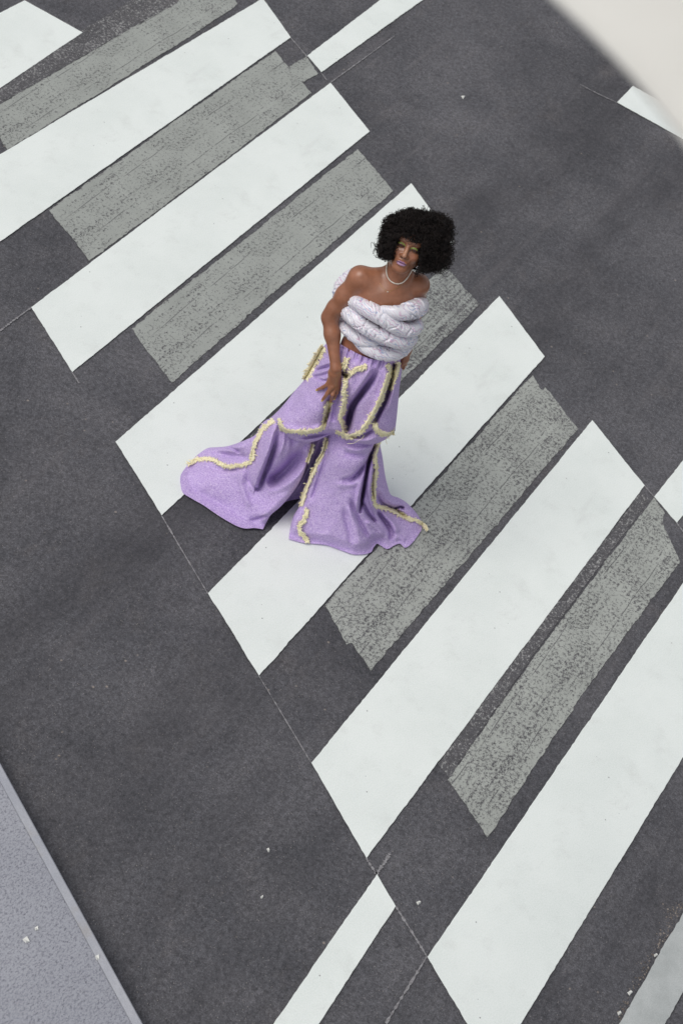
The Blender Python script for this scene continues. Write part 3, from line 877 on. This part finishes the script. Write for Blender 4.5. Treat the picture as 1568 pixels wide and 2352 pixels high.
def HP(x, y, t=0.0):
    u, v = hz(x, y); return L(u, v, max(upper.depth(np.array([[u, v]]))[0], .245) + .018 + t)


k1 = HP(760, 640, .006)
cone(wrR, k1, .0225, .023, .02)
for (x, y), r in (((600, 960), .0140), ((690, 1020), .0155), ((770, 1050), .0155), ((850, 1040), .0145)):
    cone(HP(770, 660, .006), HP(x, y), .022, r, .016)
FING = [([(580, 980), (430, 1070), (285, 1132)], [.0105, .009, .0068], [.004, .002, -.004]),
        ([(690, 1050), (560, 1240), (432, 1418)], [.0115, .0095, .0072], [.008, .010, -.003]),
        ([(775, 1075), (710, 1270), (660, 1465)], [.0115, .0098, .0074], [.008, .012, -.003]),
        ([(850, 1060), (825, 1220), (770, 1370)], [.011, .0092, .0072], [.006, .010, -.005]),
        ([(880, 800), (935, 960), (900, 1110)], [.013, .0105, .008], [-.012, -.02, -.02])]
TIPS = []
for pts, rr, tt in FING:
    q = [HP(x, y, t) for (x, y), t in zip(pts, tt)]
    cone(q[0], q[1], rr[0], rr[1], .007); cone(q[1], q[2], rr[1], rr[2], .004)
    TIPS.append((q[1], q[2], rr[2]))
# neck and head
cone(neck_b, hp(0, -.012, -.07), .050, .046, .035)
cone(hp(0, -.02, -.05), neck_b + [0, .03, -.01], .048, .052, .03)
ell(hp(0, -.012, .038), np.array([.073, .095, .088]) * HS, HAX, .02)
ell(hp(0, .030, -.045), np.array([.052, .062, .066]) * HS, HAX, .03)
ell(hp(0, .064, -.100), np.array([.023, .020, .020]) * HS, HAX, .03)
for s in (-1, 1):
    ell(hp(s * .037, .058, -.030), np.array([.026, .026, .024]) * HS, HAX, .025)
    cone(hp(s * .047, .0, -.055), hp(s * .014, .062, -.098), .017 * HS, .014 * HS, .03)
    ell(hp(s * .029, .080, .021), np.array([.022, .010, .008]) * HS, HAX, .012)
ell(hp(0, .072, .055), np.array([.05, .022, .035]) * HS, HAX, .03)
for s in (-1, 1):
    ell(hp(s * .031, .099, -.002), np.array([.018, .012, .0105]) * HS, HAX, .014, -1)
    ell(hp(s * .031, .077, -.001), np.array([.0155, .0135, .0125]) * HS, HAX, .003)
    ell(hp(s * .031, .083, .0045), np.array([.0165, .0105, .0075]) * HS, HAX, .003)
cone(hp(0, .084, .010), hp(0, .108, -.034), .0075 * HS, .0105 * HS, .010)
ell(hp(0, .108, -.037), np.array([.0105, .0095, .0085]) * HS, HAX, .008)
for s in (-1, 1):
    ell(hp(s * .0135, .096, -.040), np.array([.0075, .0095, .0075]) * HS, HAX, .006)
    ell(hp(s * .0065, .106, -.0475), np.array([.0042, .005, .003]) * HS, HAX, .003, -1)
ell(hp(0, .080, -.068), np.array([.030, .014, .020]) * HS, HAX, .014)
for s in (-1, 1): ell(hp(s * .010, .0935, -.0665), np.array([.016, .0085, .0062]) * HS, HAX, .006)
ell(hp(0, .0935, -.0785), np.array([.020, .010, .0076]) * HS, HAX, .004)
ell(hp(0, .103, -.0718), np.array([.021, .006, .0014]) * HS, HAX, .0025, -1)
for s in (-1, 1):
    ell(hp(s * .074, -.012, -.012), np.array([.009, .020, .030]) * HS, HAX, .008)

h = .0032
lo = np.array([-.36, -.38, .82]); hi = np.array([.22, .22, 1.93])
ax_ = [np.arange(lo[i], hi[i], h, dtype=np.float32) for i in range(3)]
dims = tuple(len(a) for a in ax_)
D = np.full(dims, .5, np.float32)
for p in PR:
    b0, b1 = bounds(p); pad = p[5] + .012
    i0 = [max(0, int((b0[k] - pad - lo[k]) / h)) for k in range(3)]; i1 = [min(dims[k], int((b1[k] + pad - lo[k]) / h) + 2) for k in range(3)]
    if any(i1[k] <= i0[k] for k in range(3)): continue
    sl = tuple(slice(i0[k], i1[k]) for k in range(3))
    X = np.stack(np.meshgrid(*[ax_[k][sl[k]] for k in range(3)], indexing='ij'), -1)
    d = prim_d(p, X)
    D[sl] = smin(D[sl], d, p[5]) if p[6] > 0 else -smin(-D[sl], d, p[5])
D[:, :, 0] = .01    # close the bottom inside the trousers


def surface_nets(D):
    ins = D < 0
    c = np.zeros(tuple(n - 1 for n in D.shape), np.int8)
    offs = [(i, j, k) for i in (0, 1) for j in (0, 1) for k in (0, 1)]
    for o in offs: c += ins[o[0]:D.shape[0] - 1 + o[0], o[1]:D.shape[1] - 1 + o[1], o[2]:D.shape[2] - 1 + o[2]]
    act = np.argwhere((c > 0) & (c < 8))
    vid = np.full(c.shape, -1, np.int64); vid[tuple(act.T)] = np.arange(len(act))
    vals = np.stack([D[act[:, 0] + o[0], act[:, 1] + o[1], act[:, 2] + o[2]] for o in offs], 1)
    acc = np.zeros((len(act), 3)); cnt = np.zeros(len(act))
    O = np.array(offs, float)
    for a in range(8):
        for b in range(a + 1, 8):
            if np.abs(O[a] - O[b]).sum() != 1: continue
            k = (vals[:, a] < 0) != (vals[:, b] < 0)
            t = vals[k, a] / (vals[k, a] - vals[k, b])
            acc[k] += O[a] + t[:, None] * (O[b] - O[a]); cnt[k] += 1
    V = lo + (act + acc / cnt[:, None]) * h
    F = []
    for axn in range(3):
        A = np.moveaxis(ins, axn, 0)
        ch = np.argwhere(A[:-1] != A[1:])
        flip = A[:-1][tuple(ch.T)]
        idx = np.empty_like(ch); o1, o2 = [q for q in range(3) if q != axn]
        full = np.zeros((len(ch), 3), np.int64); full[:, axn] = ch[:, 0]; full[:, o1] = ch[:, 1]; full[:, o2] = ch[:, 2]
        ok = (full[:, o1] > 0) & (full[:, o2] > 0) & (full[:, o1] < c.shape[o1]) & (full[:, o2] < c.shape[o2])
        full = full[ok]; flip = flip[ok]
        q = []
        for d1, d2 in ((0, 0), (1, 0), (1, 1), (0, 1)):
            g = full.copy(); g[:, o1] -= d1; g[:, o2] -= d2
            q.append(vid[tuple(g.T)])
        q = np.stack(q, 1)
        if axn == 1: flip = ~flip
        q[flip] = q[flip][:, ::-1]
        F.append(q)
    return V, np.concatenate(F)


BV, BF = surface_nets(D)
del D
for _ in range(2):
    e = 1e-3; d0 = sdf(BV)
    g = np.stack([sdf(BV + np.eye(3)[k] * e) - d0 for k in range(3)], 1) / e
    d0 = np.where(BV[:, 2] < lo[2] + .02, 0, d0)
    BV = BV - g * (np.clip(d0, -.002, .002) / np.maximum((g * g).sum(1), .3))[:, None]
# surface colours: skin tone, lips, make-up, painted shade and a nose highlight
skin = np.array([.305, .127, .069])
colr = np.tile(skin, (len(BV), 1))
colr *= (1 + .12 * vnoise(BV, 16, 4) + .07 * vnoise(BV, 48, 5) + .07 * vnoise(BV, 120, 6))[:, None]
Q = ((BV - HO) / HS) @ HAX.T      # head coordinates (x, f, u)
x, f_, u_ = Q.T
front = f_ > .04


def blend(mask, col, amt=1.0):
    global colr
    w = np.clip(mask, 0, 1)[:, None] * amt
    colr = colr * (1 - w) + np.array(col) * w


ax = np.abs(x)
face = front & (u_ > -.12) & (u_ < .08)
blend(np.where(face, np.clip(1 - np.hypot((ax - .04) / .022, (u_ + .034) / .018), 0, 1), 0), (.44, .165, .095), .65)
blend(np.where(face, np.clip(1.3 - np.hypot(x / .012, (u_ + .02) / .03), 0, 1), 0), (.55, .29, .18), .65)  # highlight down the nose ridge, put into the colour
ul = -.0635 - .0030 * np.clip(1 - (ax / .009 - 1) ** 2, 0, 1) * 0
lipw = .0262
lu = -.0648 + .0035 * np.exp(-((ax - .008) / .006) ** 2) - (ax / lipw) ** 2 * .0075      # top edge
ll = -.0838 + (ax / lipw) ** 2 * .0105                                                  # bottom edge
lip = np.clip(np.minimum(lu + .0005 - u_, u_ - ll) / .0016, 0, 1) * (ax < lipw) * face
blend(lip, (.29, .14, .27))
blend(lip * (u_ < -.0725), (.38, .23, .37), .75)
seamk = np.clip(1 - np.abs(u_ + .0715 + (ax / lipw) ** 2 * .0012) / .0027, 0, 1) * (ax < .0245) * face
blend(seamk, (.05, .018, .025), .95)  # shade in the parting of the lips, painted dark
ex = (ax - .031) / .0175
lid = .0078 - .0075 * ex ** 2 - .0008                                    # lid crease arc
blend(np.clip(1 - np.abs(u_ - lid - .0025) / .0027, 0, 1) ** .6 * (np.abs(ex) < 1.1) * face, (.17, .46, .06), .9)
blend(np.clip(1 - np.abs(u_ - (lid - .0072)) / .0074, 0, 1) ** .5 * (np.abs(ex) < 1.05) * face, (.012, .008, .009), .95)
blend(np.clip(1 - np.hypot(ex / 1.5, (u_ + .008) / .011), 0, 1) * face, (.12, .05, .035), .5)
bw = .0225 - .010 * ((ax - .040) / .026) ** 2
blend(np.clip(1 - np.abs(u_ - bw) / .0040, 0, 1) * (ax > .014) * (ax < .055) * face, (.03, .017, .014), .75)
blend(np.clip(1.4 - np.hypot((ax - .0068) / .0052, (u_ + .0475) / .0038), 0, 1) * (f_ > .085) * face, (.035, .012, .010), .9)  # nostril shade painted into the skin colour
blend(np.where(f_ < .055, np.clip((u_ - .02) / .02, 0, 1), np.clip((u_ - .055) / .01, 0, 1)) * (u_ > .0) * (np.hypot(x, f_) < .14), (.02, .014, .013))
# knuckles and finger tips a little lighter
tipd = np.min([np.linalg.norm(BV - t[1], axis=1) for t in TIPS], axis=0)
blend(np.clip(1 - tipd / .02, 0, 1), (.42, .20, .12), .5)
body = mesh_obj('body', BV, BF, M_SKIN, person, True, colr)


def ball(c, r, ax=None, n=10, mvec=None):
    th = np.linspace(0, np.pi, n + 1); ph = np.linspace(0, 2 * np.pi, 2 * n, endpoint=False)
    P = np.stack([np.sin(th)[:, None] * np.cos(ph), np.sin(th)[:, None] * np.sin(ph), np.cos(th)[:, None] * np.ones_like(ph)], -1) * np.asarray(r)
    if ax is not None: P = P @ np.asarray(ax)
    V = P.reshape(-1, 3) + c; k = 2 * n
    F = [(i * k + j, (i + 1) * k + j, (i + 1) * k + (j + 1) % k, i * k + (j + 1) % k) for i in range(n) for j in range(k)]
    return V, np.array(F)


for s in (-1, 1):
    V, F = ball(hp(s * .031, .0815, -.0035), np.array([.0095, .0098, .0052]) * HS, HAX, 8)
    mesh_obj('eye', V, F, M_EYE, person)
for (m1, tip, r), ok in zip(TIPS, (1, 1, 1, 0, 0)):
    d = tip - m1; d /= np.linalg.norm(d)
    out = np.array([0, -.8, .6]); out -= d * (out @ d); out /= np.linalg.norm(out)
    sd = np.cross(d, out)
    V, F = ball(tip + out * r * .72 + d * r * .35, np.array([r * .75, r * 1.25, r * .36]), np.stack([sd, d, out]), 6)
    mesh_obj('fingernail', V, F, M_NAIL, body)

# ---- quilted top: padded rolls ------------------------------------------------
roll_parts = []


def roll(pts, seed, back=None, twist=5.0):
    """pts: (u, v, t, radius_px)"""
    K = np.array(pts, float)
    G = catmull(K, 190)
    P = L(G[:, 0], G[:, 1], G[:, 2]); r = G[:, 3] / 512.
    n = len(P); sides = 80
    d = np.gradient(P, axis=0); d /= np.linalg.norm(d, axis=1)[:, None]
    ref = np.array([0, -.6, .8]); x = np.cross(d, ref); x /= np.linalg.norm(x, axis=1)[:, None]; y = np.cross(d, x)
    a = np.arange(sides) * 2 * np.pi / sides
    s = np.r_[0, np.cumsum(np.linalg.norm(np.diff(P, axis=0), axis=1))]
    e = np.clip(np.minimum(np.arange(n), n - 1 - np.arange(n)) / 14., 0, 1); cap = np.sqrt(np.clip(1 - (1 - e) ** 2, 0, 1)) * .97 + .03
    A, S_ = np.meshgrid(a, s)
    cyl = np.stack([np.cos(A) * .035, np.sin(A) * .035, S_ + A * .01 * twist * .3], -1).reshape(-1, 3)
    wr = vnoise(cyl * [1, 1, 1.3], 18, seed) * .04 + vnoise(cyl * [1, 1, 1.8], 50, seed + 1) * .008
    lr = np.random.default_rng(seed)
    Af = A.ravel(); Sf = S_.ravel(); dep = np.zeros(Af.size)
    for _ in range(int(s[-1] * 120)):
        s0 = lr.random() * s[-1]; a0 = lr.random() * 2 * np.pi; skew = lr.normal() * .020 + .014; wdt = .0024 + .0020 * lr.random(); ext = .25 + .65 * lr.random()
        da = np.mod(Af - a0 + np.pi, 2 * np.pi) - np.pi
        dx = Sf - s0 - skew * da + .004 * np.sin(da * 4 + s0 * 90)
        dep += (.13 + .22 * lr.random()) * np.exp(-(dx / wdt) ** 2 - (da / ext) ** 2) - .05 * np.exp(-((dx - wdt * 2.6) / (wdt * 1.8)) ** 2 - (da / ext) ** 2)
    rr = (r * cap)[:, None] * (1 + wr.reshape(n, sides) - np.clip(dep, -.10, .58).reshape(n, sides))
    V = P[:, None] + rr[..., None] * (np.cos(a)[None, :, None] * x[:, None] + np.sin(a)[None, :, None] * y[:, None])
    i = np.arange(n - 1)[:, None] * sides; k = np.arange(sides)[None]; k2 = (k + 1) % sides
    F = np.stack([i + k, i + k2, i + sides + k2, i + sides + k], -1).reshape(-1, 4)
    roll_parts.append((V.reshape(-1, 3), F))
    o = mesh_obj('padded_roll', V.reshape(-1, 3), F, M_QUILT, top_o)
    return o


# backing panel that the rolls are sewn to
gv, gf = ball(L(886., 745., .10), (.150, .105, .115), TAX, 18)
top_o = mesh_obj('quilted_top', gv, gf, M_QUILT, person)
roll([(822, 668, -.02, 10), (806, 684, .10, 15), (818, 694, .165, 17), (840, 707, .205, 19), (863, 720, .222, 20.5), (884, 733, .228, 19), (904, 748, .222, 18), (926, 757, .20, 17.5), (947, 757, .155, 17), (958, 748, .10, 15), (956, 735, .0, 12)], 1)
roll([(872, 706, .20, 6), (885, 711, .215, 10), (904, 716, .215, 15), (922, 718, .195, 19), (941, 713, .16, 22), (957, 707, .105, 23.5), (962, 700, .03, 22), (955, 690, -.05, 18)], 5)
roll([(800, 690, .0, 12), (793, 709, .09, 17), (802, 718, .155, 20.5), (816, 730, .195, 21), (836, 748, .215, 20), (858, 761, .226, 18.5), (882, 772, .228, 18), (904, 781, .218, 18), (926, 785, .185, 17.5), (942, 780, .13, 16), (948, 765, .03, 12)], 9)
roll([(792, 715, .0, 10), (780, 733, .08, 10), (786, 746, .13, 12), (799, 760, .175, 14), (814, 773, .20, 14.5), (832, 783, .21, 14), (850, 788, .21, 11), (868, 792, .20, 7)], 13)
roll([(806, 775, .165, 6), (820, 785, .19, 10), (835, 796, .205, 14.5), (853, 805, .213, 16), (875, 812, .212, 16.5), (897, 814, .195, 16.5), (917, 809, .155, 16), (933, 797, .10, 14), (938, 785, .0, 11)], 17)
# the piece of the top standing up behind her right shoulder
roll([(852, 628, -.09, 9), (826, 625, -.075, 13), (803, 634, -.055, 15), (787, 650, -.035, 16), (779, 668, -.02, 16), (780, 690, -.01, 15), (790, 712, .0, 12)], 21)
# ---- jewellery ---------------------------------------------------------------
nk = [(902, 581, .02), (896, 590, .055), (889, 606, .085), (887, 622, .105), (889, 634, .118), (895, 644, .128), (904, 650, .134), (914, 652, .136), (924, 649, .132), (933, 641, .122), (941, 629, .10), (948, 616, .06)]
nkp = catmull(np.array([L(u * 1., v * 1., t) for u, v, t in nk]), 400)


def drop_to_skin(P, gap, steps=12):
    """slide points along the view direction until they rest on the skin"""
    Pw = P @ M3.T + Fp
    dv = (Pw - C); dv /= np.linalg.norm(dv, axis=1)[:, None]; dv = dv @ M3
    P = P - dv * .08
    for _ in range(60):
        d = sdf(P) - gap
        P = P + dv * np.clip(d, -.02, .05)[:, None] * .7
    return P


nkp = drop_to_skin(nkp, .0028)
nkp = catmull(nkp[::20], 400)
sl_ = np.r_[0, np.cumsum(np.linalg.norm(np.diff(nkp, axis=0), axis=1))]
npearl = int(sl_[-1] / .0056)
pe = np.stack([np.interp(np.linspace(0, sl_[-1], npearl), sl_, nkp[:, k]) for k in range(3)], 1)
V, F = merge([ball(p, .0030 + .0004 * rng.random(), None, 5) for p in pe])
mesh_obj('pearl_necklace', V, F, M_PEARL, person)
fc = drop_to_skin(np.array([L(u * 1., v * 1., .15) for u, v in [(872, 650), (878, 660), (890, 670), (900, 667), (912, 661), (925, 652)]]), .001)
V, F = tubes([catmull(fc, 60)], [.0007], 4)
chain = mesh_obj('fine_chain', V, F, M_GOLD, person)
V, F = ball(fc[2] + [0, -.001, 0], .0028, None, 6)
mesh_obj('pendant', V, F, M_PEARL, chain)
er = L(959., 612., .10)
V, F = merge([ball(er + [0, 0, .0], .0065, None, 6), ball(er + [.004, 0, -.012], .005, None, 6), ball(er + [-.003, 0, -.008], .0045, None, 6), ball(er + [.006, 0, -.003], .0045, None, 6)])
mesh_obj('earring', V, F, M_SILVER, person)

# ---- afro ----------------------------------------------------------------------
prof_px = [(859, 548), (872, 522), (881, 495), (906, 484), (932, 477), (961, 478), (987, 483), (1005, 484), (1024, 492), (1038, 509), (1040, 526), (1040, 541), (1048, 558), (1044, 579), (1033, 607),
           (1014, 620), (987, 629), (968, 632), (950, 634), (925, 618), (905, 600), (892, 597), (866, 593), (860, 577)]
hc = np.array([953., 553.])
pa = np.array([math.atan2(v - hc[1], u - hc[0]) for u, v in prof_px]); prr = np.array([math.hypot(v - hc[1], u - hc[0]) for u, v in prof_px])
o_ = np.argsort(pa); pa = pa[o_]; prr = prr[o_]
pa = np.r_[pa[-1] - 2 * np.pi, pa, pa[0] + 2 * np.pi]; prr = np.r_[prr[-1], prr, prr[0]]
HC = L(hc[0], hc[1], .045)
cx = R[:, 0] @ M3; cy = R[:, 1] @ M3; cz = R[:, 2] @ M3       # camera axes in the person's frame: hair is broad sideways
PXM = 505.
face_poly = np.array([(904, 600), (903, 585), (905, 565), (908, 554), (913, 547.5), (922, 545), (931, 548), (938, 551), (946, 557), (954, 557), (962, 556), (965, 565), (963, 576), (960, 588), (961, 600), (960, 612), (953, 622), (938, 634), (920, 640), (905, 640), (893, 620), (898, 605)])

face_poly = np.array([930., 590.]) + (face_poly - [930., 590.]) * [1.10, 1.05] + np.where(face_poly[:, :1] > 940, [[3., 1.]], [[0., 0.]])


def inside(P, poly):
    c = np.zeros(len(P), bool); n = len(poly); j = n - 1
    for i in range(n):
        xi, yi = poly[i]; xj, yj = poly[j]
        k = ((yi > P[:, 1]) != (yj > P[:, 1])) & (P[:, 0] < (xj - xi) * (P[:, 1] - yi) / (yj - yi + 1e-12) + xi)
        c ^= k; j = i
    return c


def hair_point(th, ph, rad):
    """th image angle, ph 0..pi from the viewer side, rad 0..1"""
    r = np.interp(th, pa, prr) / PXM
    zz = np.where(np.cos(ph) > 0, .125, .15)
    return HC + (rad * r * np.sin(ph) * np.cos(th))[:, None] * cx - (rad * r * np.sin(ph) * np.sin(th))[:, None] * cy + (rad * zz * np.cos(ph))[:, None] * cz


NH = 17000
dirs = rng.normal(size=(NH, 3)); dirs /= np.linalg.norm(dirs, axis=1)[:, None]
th = np.arctan2(dirs[:, 1], dirs[:, 0]); ph = np.arccos(dirs[:, 2])
rad = 1.03 - .5 * rng.random(NH) ** 1.25
clumpy = vnoise(dirs, 3.0, 8) * .095 + vnoise(dirs, 8, 9) * .075
rad = rad * (.93 + clumpy)
fly = rng.random(NH) < .07; rad[fly] += .10 * rng.random(fly.sum()) * (1 + .6 * (np.cos(th[fly]) > .2))
P0 = hair_point(th, ph, rad)
uvp = proj_local(P0)
outw = hair_point(th, ph, rad + .05) - P0; outw /= np.linalg.norm(outw, axis=1)[:, None]
# never in front of the face, never inside the head or the body
ok = ~inside(uvp, face_poly)
low = (uvp[:, 1] > 598) & (uvp[:, 0] < 952)
ok &= ~low
ok &= sdf(P0) > .003
P0 = P0[ok]; outw = outw[ok]; dr = dirs[ok]; fly = fly[ok]
paths, rr = [], []
for k in range(len(P0)):
    o = outw[k] + rng.normal(size=3) * .45; o /= np.linalg.norm(o)
    a = np.cross(o, rng.normal(size=3)); a /= np.linalg.norm(a); b = np.cross(o, a)
    turns = (1.2 + 1.6 * rng.random()) * (.75 if fly[k] else 1); n = 13
    ln = (.016 + .020 * rng.random()) * (1.3 if fly[k] else 1)
    cr = (.0035 + .0055 * rng.random()) * (1.5 if fly[k] else 1)
    t = np.linspace(0, 1, n)[:, None]
    w = t * turns * 2 * np.pi + rng.random() * 6
    q = P0[k] + o * (t - .85) * ln + (a * np.cos(w) + b * np.sin(w)) * cr * (1 - .3 * t) + np.array([0, 0, -.004]) * t * t
    paths.append(q); r0 = .0009 + .0008 * rng.random()
    rr.append(np.linspace(r0, r0 * .55, n))
V, F = tubes(paths, rr, 3)
hair = mesh_obj('hair', V, F, M_HAIR, person)
# dense inner mass of the hair
tt = np.linspace(0, np.pi, 40); pp = np.linspace(-np.pi, np.pi, 80, endpoint=False)
PH, THH = np.meshgrid(tt, pp, indexing='ij')
CV = hair_point(THH.ravel(), PH.ravel(), np.full(PH.size, .74) + vnoise(np.stack([np.sin(PH) * np.cos(THH), np.sin(PH) * np.sin(THH), np.cos(PH)], -1).reshape(-1, 3), 6, 3) * .05)
# push the front of the core back so that the face stays clear
cuv = proj_local(CV)
dist = seg_dist(cuv, np.vstack([face_poly, face_poly[:1]]))[0]; ins_ = inside(cuv, face_poly)
sd = np.where(ins_, -dist, dist)
lowm = (cuv[:, 1] > 590) & (cuv[:, 0] < 950)
front_c = ((CV - HC) @ cz) > -.03
push = np.clip((9 - sd) / 9, 0, 1) * front_c
tgt = HC - cz * .03
for _ in range(1):
    dz = (CV - HC) @ cz
    CV = CV - cz[None] * (np.clip(dz + .035, 0, None) * push)[:, None]
n1, n2 = PH.shape; idx = np.arange(n1 * n2).reshape(n1, n2)
F = np.stack([idx[:-1], idx[1:], np.roll(idx, -1, 1)[1:], np.roll(idx, -1, 1)[:-1]], -1).reshape(-1, 4)
mesh_obj('hair_core', CV, F, M_CORE, hair)

# ------------------------------------------------------------------ white canvas awning, close to the camera
ZA = 5.98
A0 = ground(1276., -4., ZA); A1 = ground(1580., 346., ZA)
ed = A1 - A0; elen = np.linalg.norm(ed); ed /= elen
inn = np.cross(ed, Zv)
cen = ground(784., 1176., 0.); 
if inn[:2] @ (A0 - C)[:2] < 0 and False: inn = -inn
mid_in = ground(1500., 60., ZA)
if inn @ (mid_in - A0) < 0: inn = -inn
slope = math.radians(30)
dirn = inn * math.cos(slope) + Zv * math.sin(slope)
n1, n2 = 90, 60
x0, x1, wd = -.9, elen + .9, 1.5
V = []
for i in range(n1):
    for j in range(n2):
        a = x0 + (x1 - x0) * i / (n1 - 1); b = wd * j / (n2 - 1)
        sag = -.035 * math.sin(math.pi * min(1, b / wd)) + .030 * math.sin(a * 13 + b * 9) * min(1, b * 4) + .016 * math.sin((a - .5 * b) * 17) * math.exp(-((b - .25) / .2) ** 2) - .06 * math.exp(-((a - elen * .80) / .03) ** 2 - ((b - .15) / .06) ** 2)
        edge = .004 * math.sin(a * 11)
        V.append(A0 + ed * a + dirn * (b + edge * (1 - b / wd)) + Zv * sag)
V = np.array(V); AO = V.mean(0)
idx = np.arange(n1 * n2).reshape(n1, n2)
q = np.stack([idx[:-1, :-1], idx[1:, :-1], idx[1:, 1:], idx[:-1, 1:]], -1).reshape(-1, 4)
awn = bpy.data.objects.new('awning', None); COL.objects.link(awn); awn.location = (AO[0], AO[1], 0)
tag(awn, 'out of focus white canvas awning filling the upper right corner', 'awning')
V2 = np.concatenate([V, V - Zv * .004]); N = len(V)
Fs = [q, q[:, ::-1] + N]
for e in (idx[0], idx[-1][::-1], idx[:, 0][::-1], idx[:, -1]):
    Fs.append(np.stack([e[:-1], e[1:], e[1:] + N, e[:-1] + N], -1))
off = np.array([AO[0], AO[1], 0])
mesh_obj('canvas', V2 - off, np.concatenate(Fs), M_CANVAS, awn)
bk0 = V[idx[0, -1]]; bk1 = V[idx[-1, -1]]
tv, tf = tubes([np.array([bk0, (bk0 + bk1) / 2, bk1]) - off - Zv * .03], [.022], 10)
mesh_obj('rail', tv, tf, M_TUBE, awn)
for q_ in (.12, .5, .88):      # stays running up and back to the facade out of view
    b = bk0 * (1 - q_) + bk1 * q_
    e_ = b + inn * .9 + Zv * 1.3
    tv, tf = tubes([np.array([b, (b + e_) / 2, e_]) - off], [.012], 8)
    mesh_obj('stay', tv, tf, M_TUBE, awn)

# ------------------------------------------------------------------ light
world = bpy.data.worlds.new('World'); scene.world = world; world.use_nodes = True
nt = world.node_tree
sky = nt.nodes.new('ShaderNodeTexSky'); sky.sky_type = 'NISHITA'; sky.sun_disc = False
SUN_EL = math.radians(57)
# the brighter part of the cloud cover is to the picture's left, on the camera's side
sd_ = -Sv * .75 + Tv * .6; sd_ /= np.linalg.norm(sd_)
sun_az = math.atan2(sd_[1], sd_[0])
sky.sun_elevation = SUN_EL; sky.sun_rotation = math.pi / 2 - sun_az
hs = nt.nodes.new('ShaderNodeHueSaturation'); hs.inputs['Saturation'].default_value = .22
nt.links.new(sky.outputs[0], hs.inputs['Color'])
bg = nt.nodes['Background']; bg.inputs['Strength'].default_value = .115
nt.links.new(hs.outputs[0], bg.inputs['Color'])
sl = bpy.data.lights.new('sun', 'SUN'); sl.energy = 1.5; sl.angle = math.radians(34); sl.color = (1, .96, .91)
so = bpy.data.objects.new('sun', sl); COL.objects.link(so)
dirv = Vector((-sd_[0] * math.cos(SUN_EL), -sd_[1] * math.cos(SUN_EL), -math.sin(SUN_EL)))
so.rotation_euler = dirv.to_track_quat('-Z', 'Y').to_euler()
so.location = (0, 0, 20)

vs = scene.view_settings
vs.view_transform = 'Standard'; vs.look = 'None'; vs.exposure = 0.13; vs.gamma = 1.0
scene.cycles.max_bounces = 6
